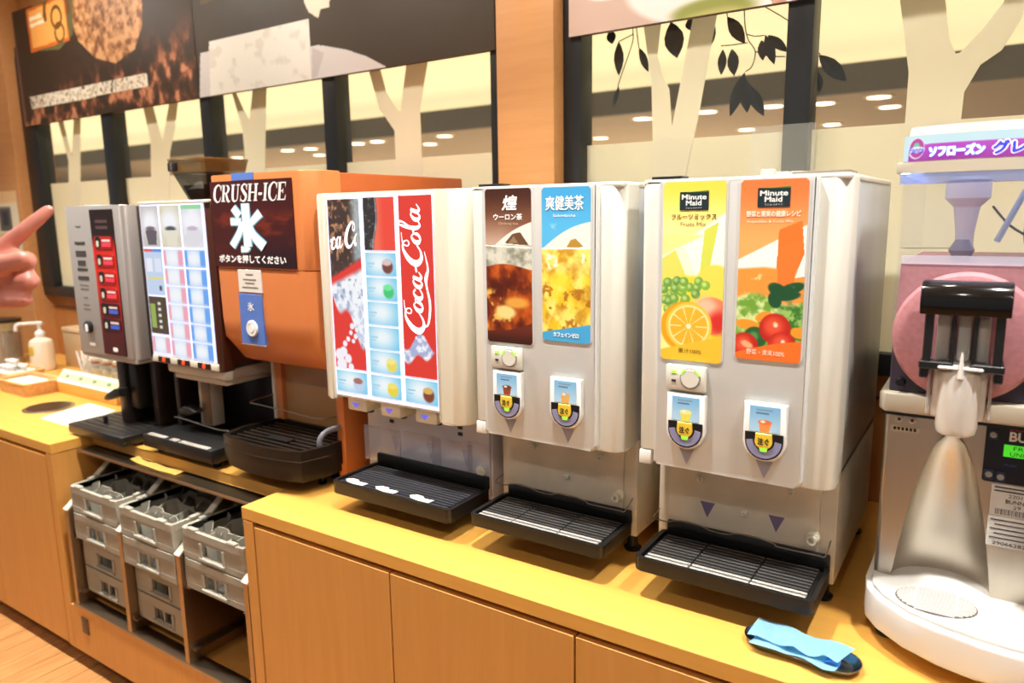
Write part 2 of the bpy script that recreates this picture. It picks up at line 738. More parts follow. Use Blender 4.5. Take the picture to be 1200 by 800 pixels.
decal(win1, [(66, 130), (70, 147), (81, 188), (83, 300), (95, 300), (95, 188), (95, 144), (96, 120), (87, 120), (87, 144), (85, 184), (76, 147), (73, 130)])
decal(win1, [(164, 105), (169, 128), (177, 163), (180, 300), (198, 300), (200, 178), (206, 150), (209, 122), (210, 100), (200, 100), (199, 122), (191, 165), (181, 128), (176, 105)])
decal(win1, [(265, 85), (273, 110), (285, 153), (295, 260), (311, 260), (312, 150), (313, 103), (313, 80), (299, 80), (297, 105), (293, 140), (286, 128), (278, 110), (271, 85)])
decal(win1, [(425, 60), (433, 83), (445, 127), (463, 153), (467, 260), (498, 260), (496, 205), (493, 127), (502, 72), (505, 50), (481, 50), (477, 75), (470, 130), (466, 128), (453, 107), (447, 83), (440, 60)])
decal(win2, [(751, 5), (755, 31), (764, 99), (768, 290), (785, 290), (804, 204), (818, 142), (840, 21), (845, 0), (817, 0), (812, 24), (788, 148), (785, 105), (776, 85), (771, 65), (775, 28), (775, 5)])
decal(win2, [(1050, -40), (1056, 10), (1065, 85), (1060, 153), (1058, 290), (1124, 290), (1126, 142), (1130, 108), (1149, 76), (1174, 59), (1197, 23), (1210, -20), (1215, -60), (1185, -60), (1177, 2), (1148, 38), (1125, 62), (1120, 63), (1113, 46), (1108, 0), (1105, -40)])

# ---- the room beyond the windows
bm = B()
box(bm, -26, 9, 0.85, 10.0, 3.02, 3.10)
struct('ceiling_cove', bm, mat('cove_glow', (250, 238, 190), 0.85, emit=0.85))  # cove lighting put into the ceiling as its own glow
bm = B()
box(bm, -26, 9, 6.25, 6.33, 2.60, 2.86)
struct('trim_2', bm, mat('fascia_dark', (72, 62, 46), 0.6))
bm = B()
box(bm, -26, 9, 6.33, 16, 2.60, 2.66)
struct('ceiling_beyond', bm, mat('ceiling_tan', (176, 154, 124), 0.7))
bm = B()
box(bm, -26, 9, 15.9, 16, 0, 2.60)
struct('wall_far', bm, mat('far_wall', (196, 172, 138), 0.8, noise=0.06, nscale=1.5, stretch=(1, 1, 0.1)))
bm = B()
box(bm, -26, 9, 0.85, 16, -0.06, 0)
struct('floor_beyond', bm, mat('far_floor', (190, 176, 154), 0.7))
area_light('far_room_fill', (-4, 10.5, 2.55), 4, 520, (1.0, 0.95, 0.88), spread=170)  # broad unseen lamps added to brighten the tan ceiling by floor bounce
area_light('far_room_fill', (-12, 10.5, 2.55), 4, 520, (1.0, 0.95, 0.88), spread=170)
M_LAMP = mat('lamp_glow', (255, 246, 220), 0.5, emit=6.0)
M_LAMPRING = mat('lamp_ring', (225, 205, 170), 0.5)
lamp_glass = to_mesh(lathe(B(), [(0, -0.012), (0.10, -0.012), (0.105, 0)], n=20), 'lamp_lens')
lamp_ring = to_mesh(lathe(B(), [(0.105, 0.0), (0.105, -0.014), (0.135, -0.010), (0.14, 0.0)], n=20), 'trim_ring')
for px, py in [(753, 138), (704, 161), (905, 122), (875, 151), (1030, 108), (1043, 124), (975, 145), (965, 120), (828, 130),
               (215, 140), (278, 184), (337, 150), (364, 172), (374, 181), (419, 160), (442, 165), (521, 154), (504, 168)]:
    p = on_z(px, py, 2.60)
    while p.y < 6.6:
        py += 1.5
        p = on_z(px, py, 2.60)
    side = 'left' if px < 600 else 'right'
    t = thing('downlight', 'small round downlight glowing in the far tan ceiling, seen through the %s-hand windows' % side, 'downlight', p, 0, 'downlights beyond the %s windows' % side)
    obj('lamp_lens', lamp_glass, M_LAMP, t)
    obj('trim_ring', lamp_ring, M_LAMPRING, t)

# ---- hanging dark branch behind the right window
M_LEAF = mat('dark_leaf', (14, 13, 9), 0.6)
VY = 0.86
vp = on_y(873, 0, VY)
vine = thing('hanging_branch', 'thin branch with dark pointed leaves hanging behind the window glass', 'branch', (vp.x, VY, vp.z))


def vloc(zx, zy, dy=0.0):
    p = on_y(700 + zx / 4, zy / 4, VY + dy)
    return Vector((p.x - vp.x, p.y - VY, p.z - vp.z))


stems = [[(690, -60), (690, 90), (705, 180), (740, 240), (725, 310), (695, 335)], [(700, 160), (740, 170), (785, 165)], [(740, 240), (800, 262), (880, 265)],
         [(580, 215), (640, 210), (705, 200)], [(690, -20), (900, 100), (960, 180), (1045, 255)], [(690, 0), (500, 30), (330, 60), (180, 110), (165, 200), (110, 360), (95, 410)],
         [(330, 60), (345, 110)], [(600, 20), (610, 80)], [(180, 110), (195, 225)], [(170, 160), (100, 195)]]
hx = vloc(690, -60)
obj('stem', tube(B(), smooth_path([hx, hx + Vector((0.01, -0.02, 0.12)), Vector((hx.x + 0.02, 0.801 - VY, 2.47 - vp.z))], 5), 0.002, 6), M_LEAF, vine)
for s in stems:
    obj('stem', tube(B(), smooth_path([vloc(*q) for q in s], 5), 0.0016, 6), M_LEAF, vine)
for i, (bx, by, tx, ty, w) in enumerate([(100, 195, 100, 355, 46), (100, 405, 75, 500, 26), (195, 225, 240, 338, 36), (345, 105, 374, 272, 84), (522, 80, 526, 226, 52),
                                         (60, 140, 70, 207, 40), (430, 85, 440, 144, 40), (610, 80, 692, 204, 52), (588, 232, 580, 352, 40), (630, 230, 642, 355, 48),
                                         (770, 188, 776, 284, 34), (788, 165, 830, 303, 38), (800, 165, 892, 243, 36), (690, 340, 622, 545, 50), (690, 365, 702, 528, 58),
                                         (708, 400, 780, 543, 48), (1040, 258, 1168, 382, 52), (1036, 340, 1042, 432, 30)]):
    dy = 0.02 * math.sin(i * 2.3)
    a, b = vloc(bx, by, dy), vloc(tx, ty, dy + 0.015 * math.cos(i * 1.7))
    L = (b - a).length
    d = (b - a).normalized()
    sc = (vloc(100, 0) - vloc(0, 0)).length / 100
    wv = d.cross(Vector((0.25 * math.sin(i), 1, 0))).normalized() * (w * sc / 2)
    nv = d.cross(wv).normalized()
    bm = B()
    rows = []
    for k, (t, ww) in enumerate([(0, .08), (.15, .55), (.35, .95), (.55, 1.0), (.75, .72), (.9, .34), (1, .03)]):
        c = a + (b - a) * t + nv * (0.05 * L * math.sin(math.pi * t))
        rows.append([bm.verts.new(c - wv * ww - nv * 0.06 * L * ww), bm.verts.new(c + nv * 0.0), bm.verts.new(c + wv * ww - nv * 0.06 * L * ww)])
    for r0, r1 in zip(rows[:-1], rows[1:]):
        for k in range(2):
            bm.faces.new((r0[k], r0[k + 1], r1[k + 1], r1[k]))
    g = bmesh.ops.solidify(bm, geom=bm.faces[:], thickness=0.0006)
    obj('leaf', bm, M_LEAF, vine)

# ---- sign boards above the windows
SY = 0.645


def signboard(name, label, pxl, pxr, artfn, res):
    zb = 2.052
    xl, xr = on_y(pxl, 100, SY).x, on_y(pxr, 60, SY).x
    zt = 2.62
    t = thing(name, label, 'sign', ((xl + xr) / 2, SY, zb))
    w, h = xr - xl, zt - zb
    obj('board', box(B(), -w / 2, w / 2, 0.0, 0.022, 0, h, 0.002), mat('sign_core', (90, 62, 36), 0.6), t)
    A = Art(w, h, res)

    def P(px, py):
        p = on_y(px, py, SY)
        return ((p.x - xl) / w, (zt - p.z) / h)
    artfn(A, P)
    A.build('printed_picture', -w / 2, h, -0.0012, M_PRINT_SATIN, t)
    return t


def art_meat(A, P):
    A.fill((52, 34, 16))
    n = fbm(A.u, A.v, 30, 9, 3)
    low = sst(-0.02, 0.16, A.v - (0.995 - 0.34 * A.u - 0.10))
    g = sst(0.40, 0.62, n) * sst(0.62, 0.95, A.v + 0.32 * A.u - 0.02)
    A.fill((118, 66, 38), np.clip(g * 0.9, 0, 1))
    A.fill((196, 130, 92), np.clip(sst(0.56, 0.7, n) * sst(0.72, 1.0, A.v + 0.25 * A.u), 0, 1))
    cx, cy = P(128, 6)
    x1, _ = P(183, 6)
    _, y1 = P(128, 73)
    pl = [P(*q) for q in [(84, -40), (84, 25), (92, 48), (112, 68), (136, 74), (158, 58), (167, 30), (166, -40)]]
    m = poly_mask(A, pl)
    A.fill((176, 118, 66), m)
    n2 = fbm(A.u, A.v, 55, 22, 11)
    A.fill((214, 160, 108), m * sst(0.45, 0.65, n2))
    A.fill((120, 72, 36), m * (1 - sst(0.30, 0.44, n2)))
    # olive mount and orange price tag
    A.poly([P(*q) for q in [(30, -30), (84, -30), (86, 40), (70, 58), (45, 60), (40, 20)]], (96, 88, 52))
    A.poly([P(*q) for q in [(30, 12), (75, -6), (82, 47), (37, 62)]], (196, 96, 24))
    A.poly([P(*q) for q in [(33, 14), (74, -3), (80, 44), (39, 57)]], (232, 160, 78))
    A.poly([P(*q) for q in [(34, 21), (48, 15), (49, 20), (35, 26)]], (250, 222, 180))
    A.poly([P(*q) for q in [(35, 29), (54, 21), (55, 25), (36, 33)]], (250, 222, 180))
    for c, r0 in (((66, 20), 0.055), ((70, 38), 0.05)):
        u, v = P(*c)
        d = np.hypot((A.u - u) * A.w * 1.0, (A.v - v) * A.h) / r0
        A.fill((104, 66, 20), (np.abs(d - 0.85) < 0.16).astype(float))
    u, v = P(66, 14)
    d = np.hypot((A.u - u) * A.w, (A.v - v) * A.h) / 0.12
    A.fill((104, 66, 20), ((np.abs(d - 0.95) < 0.12) & (A.v < v + 0.05)).astype(float))
    # blurred white caption strip
    n3 = fbm(A.u, A.v, 90, 30, 5)
    strip = poly_mask(A, [P(*q) for q in [(35, 114), (172, 86), (174, 101), (38, 128)]])
    A.fill((232, 222, 200), strip * sst(0.28, 0.36, n3))
    A.fill((188, 172, 146), strip * sst(0.55, 0.63, n3))
    # pale curl along the left edge
    A.fill((150, 104, 96), (1 - sst(0.0, 0.012 + 0.018 * A.v, A.u)) * 0.8)


def art_dark(A, P):
    A.fill((58, 46, 30))
    A.noise(8, 3, 5, 4)
    n = fbm(A.u, A.v, 30, 14, 8)
    A.poly([P(*q) for q in [(235, 62), (250, 60), (330, 60), (375, 53), (405, 58), (430, 66), (452, 78), (452, 140), (234, 140)]], (206, 198, 192))
    A.poly([P(*q) for q in [(245, 49), (362, 22), (365, 93), (247, 112)]], (228, 222, 208))
    A.fill((214, 206, 190), poly_mask(A, [P(*q) for q in [(245, 49), (362, 22), (365, 93), (247, 112)]]) * sst(0.50, 0.66, n))
    A.fill((176, 164, 160), poly_mask(A, [P(*q) for q in [(366, 56), (380, 62), (372, 90), (366, 92)]]) * 0.6)
    A.poly([P(*q) for q in [(352, -20), (388, -20), (386, 8), (376, 10), (373, 21), (368, 18), (362, 14), (357, 4)]], (226, 206, 180))
    A.poly([P(*q) for q in [(235, 6), (262, -4), (290, -30), (235, -30)]], (84, 66, 34))


def art_bowl(A, P):
    A.fill(A.grad((206, 176, 160), (226, 208, 198), sst(0, 1, A.u)))
    u, v = P(835, -20)
    du = np.abs(P(905, -20)[0] - u)
    A.ell(*P(715, -18), P(752, -18)[0] - P(715, -18)[0], 0.07, (236, 230, 226))
    A.ell(*P(850, -30), P(985, -30)[0] - P(850, -30)[0], 0.20, (240, 236, 230))
    A.ell(*P(835, 12), P(885, 12)[0] - P(835, 12)[0], 0.055, (150, 152, 78), 0.25)
    A.ell(*P(838, 22), P(880, 22)[0] - P(838, 22)[0], 0.045, (186, 180, 110), 0.3)
    A.poly([P(*q) for q in [(900, -30), (915, -30), (922, 5), (905, 8)]], (200, 150, 130))


signboard('sign_board', 'dark menu sign with a bowl of minced meat and an orange tag, at far left', 24, 230, art_meat, 330)
signboard('sign_board', 'dark brown menu sign with a white slab on a pale plate, beside the wooden pillar', 232.6, 580, art_dark, 330)
signboard('sign_board', 'pale pinkish menu sign with white bowls and a green patch, right of the wooden pillar', 667, 1330, art_bowl, 330)

# poster on the left wall
pp0, pp1 = on_y(-40, 213, 0.598), on_y(28, 300, 0.598)
t = thing('poster', 'small pale poster on the wooden wall behind the pointing hand', 'poster', ((pp0.x + pp1.x) / 2, 0.598, 1.36))
A = Art(pp1.x - pp0.x, 0.36, 60)
A.fill((228, 220, 190))
A.rect(0, 1, 0.0, 0.18, (236, 196, 140))
A.rect(0.62, 0.86, 0.24, 0.6, (96, 88, 84))
A.rect(0.68, 0.80, 0.3, 0.52, (60, 52, 52))
A.rect(0.1, 0.45, 0.3, 0.8, (180, 196, 196))
A.rect(0.6, 0.8, 0.65, 0.9, (214, 200, 110))
obj('sheet', box(B(), -A.w / 2, A.w / 2, -0.001, 0.0, 0, 0.36), M_WHITE, t)
A.build('printed_picture', -A.w / 2, 0.36, -0.0018, M_PRINT_SATIN, t)

# ================================================================== COUNTER
ct = B()
prism(ct, [(-4.8, FY), (-2.06, FY), (-2.06, -0.04), (-1.04, -0.04), (-1.04, FY), (1.9, FY), (1.9, WY - 0.001), (-4.8, WY - 0.001)], TOPZ - 0.034, TOPZ, 'Z', 0.0015, 1)
counter = tag(obj('counter_top', ct, M_TOP), 'long yellow-orange wooden counter top carrying all the drink machines', 'counter')


def door(parent, x0, x1):
    o = obj('door', box(B(), x0, x1, FY, FY + 0.02, 0.066, 0.764, 0.0015, 1), M_DOOR, parent)
    return o


M_KICK = mat('kick_black', (24, 18, 14), 0.6)
cb = thing('cabinet', 'left wooden base cabinet with plain door, beside the open crate rack', 'cabinet', (-2.8, FY, 0))
cb.location = (0, 0, 0)
bm = B()
box(bm, -4.6, -2.10, FY + 0.022, 0.59, 0.06, 0.775)
box(bm, -2.10, -2.062, FY, 0.59, 0.06, 0.775, 0.001, 1)
obj('body', bm, M_DOOR, cb)
obj('kick_plate', box(B(), -4.6, -2.062, FY + 0.06, FY + 0.08, 0, 0.06), M_KICK, cb)
for i in range(5):
    door(cb, -2.106 - 0.5 * (i + 1) + 0.004, -2.106 - 0.5 * i)
cb = thing('cabinet', 'right wooden base cabinet with a row of plain doors under the white dispensers', 'cabinet', (0, 0, 0))
bm = B()
box(bm, -1.002, 1.85, FY + 0.022, 0.66, 0.06, 0.775)
box(bm, -1.038, -0.999, FY, 0.66, 0.06, 0.775, 0.001, 1)
obj('body', bm, M_DOOR, cb)
obj('kick_plate', box(B(), -1.038, 1.85, FY + 0.06, FY + 0.08, 0, 0.06), M_KICK, cb)
for i in range(6):
    door(cb, -0.994 + 0.474 * i, -0.994 + 0.474 * i + 0.470)

# ---- open bay with the crate rack
M_RACK = mat('rack_steel', (168, 146, 120), 0.34, 1.0)
rack = thing('crate_rack', 'open steel-edged rack bay under the counter holding grey glass crates', 'rack', (-1.55, FY, 0))
RX = -1.55


def rk(*a):
    return a[0] - RX, a[1] - RX


bm = B()
box(bm, *rk(-2.060, -1.040), 0.0, 0.02, 0.06, 0.232, 0.001, 1)
obj('base_board', bm, M_DOOR, rack)
obj('kick_plate', box(B(), *rk(-2.06, -1.04), 0.06, 0.08, 0, 0.06), M_KICK, rack)
obj('back_board', box(B(), *rk(-2.06, -1.04), 0.56, 0.58, 0.06, 0.775), M_PANEL, rack)
obj('rail', box(B(), *rk(-2.03, -1.045), -0.003, 0.05, 0.232, 0.247, 0.002, 1), M_RACK, rack)
obj('shelf', box(B(), *rk(-2.06, -1.04), 0.05, 0.56, 0.225, 0.240), M_DOOR, rack)
dv = [(0.0, 0.247), (0.5, 0.247), (0.5, 0.772), (0.235, 0.772), (0.0, 0.588)]
dmesh = to_mesh(prism(B(), dv, -0.010, 0.010, 'X', 0.001, 1), 'divider')
emesh = to_mesh(prism(B(), [(-0.001, 0.589), (0.234, 0.7735), (0.230, 0.7765), (-0.004, 0.593)], -0.0125, 0.0125, 'X'), 'edge_highlight')
DIV = [-2.005, -1.675, -1.362, -1.052]
for x in DIV:
    obj('divider', dmesh, M_RACK, rack).location = (x - RX, 0, 0)
    obj('edge_highlight', emesh, mat('edge_lit', (222, 212, 190), 0.5), rack).location = (x - RX, 0, 0)  # pale strip added for the ceiling light caught by the sloped steel edge
rn = to_mesh(merge(box(B(), 0.0, 0.022, 0.01, 0.45, 0, 0.003), box(B(), 0.0, 0.002, 0.01, 0.45, 0, 0.018)), 'runner')
for i in range(3):
    for z in (0.288, 0.488):
        for x, s in ((DIV[i] + 0.0102, 1), (DIV[i + 1] - 0.0102, -1)):
            o = obj('runner', rn, M_RACK, rack)
            o.location = (x - RX, 0, z)
            o.scale = (s, 1, 1)
sk = on_y(100.5, 733, FY)
o = obj('socket_plate', box(B(), sk.x - RX - 0.022, sk.x - RX + 0.022, -0.003, 0.002, sk.z - 0.03, sk.z + 0.03, 0.002), mat('socket_dark', (70, 44, 24), 0.4), rack)

# dark ledge hanging in the notch
lg = thing('ledge_shelf', 'narrow dark steel ledge along the counter notch above the crates', 'shelf', (-1.55, -0.06, 0.772))
obj('plate', box(B(), -0.505, 0.505, -0.035, 0.06, -0.004, 0.0, 0.001, 1), mat('ledge_dark', (58, 56, 48), 0.22, 0.7), lg)
obj('front_lip', box(B(), -0.505, 0.505, -0.041, -0.035, -0.006, 0.003, 0.001, 1), M_RACK, lg)
p0 = on_z(170, 536, 0.774)
p1 = on_z(213, 555, 0.774)
tp = thing('tape_note', 'crumpled yellow paper note on the dark steel ledge', 'note', (p0.x, -0.062, 0.7723))
bm = B()
n = 8
rows = []
L = p1.x - p0.x
for i in range(n + 1):
    t = i / n
    z = 0.002 + 0.003 * abs(math.sin(t * 5)) + (0.010 * (1 - t * 5) if t < 0.2 else 0)
    rows.append([bm.verts.new((t * L, -0.016, z)), bm.verts.new((t * L, 0.016 - 0.008 * (0.1 < t < 0.3), z + 0.002))])
for a, b in zip(rows[:-1], rows[1:]):
    bm.faces.new((a[0], b[0], b[1], a[1]))
bmesh.ops.solidify(bm, geom=bm.faces[:], thickness=0.0008)
obj('paper', bm, mat('yellow_paper', (250, 206, 104), 0.7), tp)

# ---- crates
M_CRATE = mat('crate_grey', (158, 153, 138), 0.65, noise=0.05, nscale=12, spec=0.2)


def crate_proto():
    t = thing('glass_crate', 'x', 'crate')
    W, D = 0.282, 0.40

    def tier(z0, z1, holes):
        bm = B()
        th = 0.008
        zs0, zs1 = z0 + 0.022, z0 + 0.058
        # front and back walls with openings
        for y0, y1 in ((0, th), (D - th, D)):
            xs = [(-W / 2, holes[0][0])] + [(holes[i][1], holes[i + 1][0]) for i in range(len(holes) - 1)] + [(holes[-1][1], W / 2)]
            box(bm, -W / 2, W / 2, y0, y1, z0, zs0, 0.002, 1)
            box(bm, -W / 2, W / 2, y0, y1, zs1, z1, 0.002, 1)
            for a, b in xs:
                box(bm, a, b, y0 + 0.0005, y1 - 0.0005, zs0 - 0.002, zs1 + 0.002)
        for sx in (-1, 1):
            box(bm, sx * W / 2 - (th if sx > 0 else 0), sx * W / 2 + (th if sx < 0 else 0), 0.002, D - 0.002, z0, z1, 0.002, 1)
        # shallow rim band, proud of the wall, and corner posts
        o_ = rrect(-W / 2 - 0.003, W / 2 + 0.003, -0.003, D + 0.003, 0.02)
        i_ = rrect(-W / 2 + 0.008, W / 2 - 0.008, 0.008, D - 0.008, 0.012)
        ring(bm, o_, i_, z1 - 0.022, z1, 'Z')
        for a, b in ((holes[0][0] - 0.012, holes[0][0]), (holes[-1][1], holes[-1][1] + 0.012)):
            box(bm, a, b, -0.0035, 0.002, zs0 - 0.006, zs1 + 0.004, 0.0015, 1)
        box(bm, holes[0][0] - 0.012, holes[-1][1] + 0.012, -0.008, 0.004, zs0 - 0.012, zs0 - 0.002, 0.002, 1)
        return bm
    obj('upper_tier', tier(0.096, 0.188, [(-0.045, 0.045)]), M_CRATE, t)
    obj('lower_tier', tier(0.0, 0.094, [(-0.045, -0.004), (0.004, 0.045)]), M_CRATE, t)
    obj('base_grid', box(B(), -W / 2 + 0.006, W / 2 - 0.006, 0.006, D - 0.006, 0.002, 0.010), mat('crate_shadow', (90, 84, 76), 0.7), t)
    # wavy partition walls inside
    for kx in range(2):
        bm = B()
        x = -W / 2 + W * (kx + 1) / 3
        pts = [(x + 0.014 * math.sin(j * 1.35 + kx * 2), 0.012 + (D - 0.024) * j / 16) for j in range(17)]
        v = [[bm.verts.new((px - 0.0015, py, 0.012)), bm.verts.new((px - 0.0015, py, 0.172 + 0.012 * math.sin(j * 2.1))),
              bm.verts.new((px + 0.0015, py, 0.172 + 0.012 * math.sin(j * 2.1))), bm.verts.new((px + 0.0015, py, 0.012))] for j, (px, py) in enumerate(pts)]
        for a, b in zip(v[:-1], v[1:]):
            for q in range(4):
                bm.faces.new((a[q], a[(q + 1) % 4], b[(q + 1) % 4], b[q]))
        obj('partition', bm, M_CRATE, t)
    for ky in range(5):
        bm = B()
        y = D * (ky + 1) / 6
        pts = [(-W / 2 + 0.012 + (W - 0.024) * j / 14, y + 0.016 * math.sin(j * 1.5 + ky)) for j in range(15)]
        v = [[bm.verts.new((px, py - 0.0015, 0.012)), bm.verts.new((px, py - 0.0015, 0.174 + 0.010 * math.sin(j * 1.9 + ky))),
              bm.verts.new((px, py + 0.0015, 0.174 + 0.010 * math.sin(j * 1.9 + ky))), bm.verts.new((px, py + 0.0015, 0.012))] for j, (px, py) in enumerate(pts)]
        for a, b in zip(v[:-1], v[1:]):
            for q in range(4):
                bm.faces.new((a[q], a[(q + 1) % 4], b[(q + 1) % 4], b[q]))
        obj('partition', bm, M_CRATE, t)
    # clips on the top rim
    for sx in (-0.09, 0.09):
        obj('rim_clip', box(B(), sx - 0.02, sx + 0.02, -0.004, 0.012, 0.186, 0.194, 0.002, 1), M_CRATE, t)
    for y in (0.08, 0.2, 0.32):
        for sx in (-1, 1):
            obj('rim_clip', box(B(), sx * W / 2 - 0.008, sx * W / 2 + 0.008, y - 0.02, y + 0.02, 0.186, 0.194, 0.002, 1), M_CRATE, t)
    return t


cp = crate_proto()
spots = [(-1.842, 0.491, 'upper grey glass crate in the left slot of the rack'),
         (-1.520, 0.491, 'upper grey glass crate in the middle slot of the rack'),
         (-1.207, 0.491, 'grey glass crate alone in the right slot of the rack, nothing beneath it'),
         (-1.842, 0.291, 'lower grey glass crate in the left slot of the rack'),
         (-1.520, 0.291, 'lower grey glass crate in the middle slot of the rack')]
for i, (x, z, lb) in enumerate(spots):
    o = cp if i == 0 else copy_tree(cp)
    o.location = (x, FY + (0.012 if z > 0.4 else 0.03) + [0, -0.012, 0.0, 0, 0][i], z)
    tag(o, lb, 'crate', 'grey glass crates in the rack')


# ================================================================== DISPENSERS
M_PURPLE = mat('purple_sticker', (112, 98, 128), 0.5)
M_BLUELED = mat('blue_triangle', (96, 92, 232), 0.5, emit=0.8)
M_GREENLED = mat('green_led', (150, 240, 70), 0.4, emit=0.9)
M_YELLOW = mat('yellow_button', (236, 200, 60), 0.4)
M_WIRE = mat('wire_steel', (170, 160, 146), 0.3, 1.0)
M_CLEAR = clear_mat('clear_acrylic', (230, 230, 240), 0.10, 0.10, 0.05)
M_STICKER_EDGE = mat('sticker_edge', (206, 204, 198), 0.4)


def feet(t, xs, ys, h, r=0.018):
    fm = to_mesh(lathe(B(), [(r, 0), (r * 1.1, 0.006), (r * 0.7, 0.010), (r * 0.6, h)], n=16), 'foot')
    for x in xs:
        for y in ys:
            obj('foot', fm, M_BLACK, t).location = (x, y, 0)


def drip_tray(t, x0, x1, y0, y1, z0, z1, nsl, gaps=(), upstand=0.025, m=None, r=0.014, slat_m=None):
    m = m or M_BLACK
    bm = B()
    o_, i_ = rrect(x0, x1, y0, y1, r), rrect(x0 + 0.009, x1 - 0.009, y0 + 0.009, y1 - 0.006, r * 0.6)
    ring(bm, o_, i_, z0 + 0.002, z1, 'Z')
    prism(bm, rrect(x0 + 0.002, x1 - 0.002, y0 + 0.002, y1 - 0.002, r), z0, z0 + 0.012, 'Z')
    if upstand:
        box(bm, x0 + 0.012, x1 - 0.002, y1 - 0.010, y1, z1 - 0.004, z1 + upstand, 0.003)
    tr = obj('drip_tray', bm, m, t)
    ya, yb = y0 + 0.018, y1 - 0.020
    xs = [x0 + 0.016] + list(gaps) + [x1 - 0.016]
    for k in range(nsl):
        y = ya + (yb - ya) * k / (nsl - 1)
        for a, b in zip(xs[:-1], xs[1:]):
            obj('slat', box(B(), a + 0.001, b - 0.001, y - 0.0032, y + 0.0032, z1 - 0.007, z1 - 0.0015, 0.0012, 1), slat_m or (M_SLAT_LIT if k < 2 else M_SLAT), tr)
    for g in list(gaps) + [x0 + 0.014, x1 - 0.014]:
        obj('slat_bar', box(B(), g - 0.002, g + 0.002, ya - 0.004, yb + 0.004, z1 - 0.010, z1 - 0.006), m, tr)
    return tr


def pour_button(t, xc, z1, drink, ylab):
    """white shield plate with a picture, black half disc and a yellow pour button"""
    w = 0.037
    yf = -0.013
    pts = [(xc - w, z1), (xc - w, z1 - 0.070)] + [(xc + w * math.cos(math.radians(a)), z1 - 0.070 + w * 0.95 * math.sin(math.radians(a))) for a in range(195, 350, 15)] + [(xc + w, z1 - 0.070), (xc + w, z1)]
    pl = obj('button_plate', prism(B(), pts, yf, yf - 0.013, 'Y', 0.002, 2), M_WHITE, t)
    y2 = yf - 0.013
    A = Art(0.052, 0.046, 44)
    A.fill(A.grad((128, 186, 226), (176, 214, 240), sst(0, 1, A.v)))
    for k in range(3 if ylab else 2):
        A.rect(0.2, 0.2 + 0.55 - 0.12 * k, 0.12 + 0.13 * k, 0.17 + 0.13 * k, (84, 96, 116) if k == 1 else (120, 144, 170))
    drink(A)
    A.build('drink_picture', xc - 0.026, z1 - 0.005, y2 - 0.0006, M_PRINT, pl)
    hd = [(xc - 0.033, z1 - 0.053), ] + [(xc + 0.033 * math.cos(math.radians(a)), z1 - 0.068 + 0.034 * math.sin(math.radians(a))) for a in range(180, 361, 15)] + [(xc + 0.033, z1 - 0.053)]
    obj('black_dial', prism(B(), hd, y2, y2 - 0.0012, 'Y'), M_BLACK, pl)
    cr = [(xc + 0.0305 * math.cos(math.radians(a)), z1 - 0.068 + 0.031 * math.sin(math.radians(a))) for a in range(180, 361, 12)] + \
         [(xc + 0.019 * math.cos(math.radians(a)), z1 - 0.066 + 0.019 * math.sin(math.radians(a))) for a in range(360, 179, -12)]
    obj('dial_band', prism(B(), cr, y2 - 0.0012, y2 - 0.0020, 'Y'), mat('dial_violet', (140, 140, 172), 0.4), pl)
    bp = [(xc - 0.014, z1 - 0.053)] + [(xc + 0.0155 * math.cos(math.radians(a)), z1 - 0.066 + 0.017 * math.sin(math.radians(a))) for a in range(190, 351, 16)] + [(xc + 0.014, z1 - 0.053)]
    g = obj('green_glow', prism(B(), [(xc - 0.009, z1 - 0.075), (xc - 0.005, z1 - 0.0865), (xc + 0.005, z1 - 0.0865), (xc + 0.009, z1 - 0.075)], y2 - 0.0012, y2 - 0.0025, 'Y'), M_GREENLED, pl)
    obj('pour_button', prism(B(), [(a, max(b, z1 - 0.079)) for a, b in bp], y2 - 0.001, y2 - 0.005, 'Y', 0.001, 1), M_YELLOW, pl)
    text('注ぐ', xc - 0.0095, xc + 0.0095, z1 - 0.073, z1 - 0.061, y2 - 0.0058, M_TEXT_D, pl, fat=0.0005)


def control_box(t, x0, z1):
    yf = -0.013
    c = obj('control_box', box(B(), x0, x0 + 0.076, yf - 0.012, yf, z1 - 0.047, z1, 0.002), M_CREAM, t)
    obj('dial', lathe(B(), [(0.0175, 0), (0.0175, 0.002), (0.0165, 0.003), (0, 0.003)], (x0 + 0.048, yf - 0.012, z1 - 0.0225), 28, 'Y'), M_CREAM, c)
    obj('dial_ring', lathe(B(), [(0.0178, 0), (0.0178, 0.0015), (0.0195, 0.0015), (0.0195, 0)], (x0 + 0.048, yf - 0.012, z1 - 0.0225), 28, 'Y'), mat('ring_grey', (150, 148, 142), 0.4), c)
    for a0, a1 in ((20, 65), (115, 160)):
        pts = [(x0 + 0.048 + 0.0195 * math.cos(math.radians(a)), z1 - 0.0225 + 0.0195 * math.sin(math.radians(a))) for a in range(a0, a1, 8)] + \
              [(x0 + 0.048 + 0.0165 * math.cos(math.radians(a)), z1 - 0.0225 + 0.0165 * math.sin(math.radians(a))) for a in range(a1, a0, -8)]
        obj('indicator', prism(B(), pts, yf - 0.0135, yf - 0.0156, 'Y'), M_GREENLED, c)
    obj('indicator', box(B(), x0 + 0.011, x0 + 0.021, yf - 0.0130, yf - 0.012, z1 - 0.015, z1 - 0.010), M_GREENLED, c)
    obj('switch', box(B(), x0 + 0.012, x0 + 0.020, yf - 0.0135, yf - 0.012, z1 - 0.031, z1 - 0.027), M_TEXT_D, c)


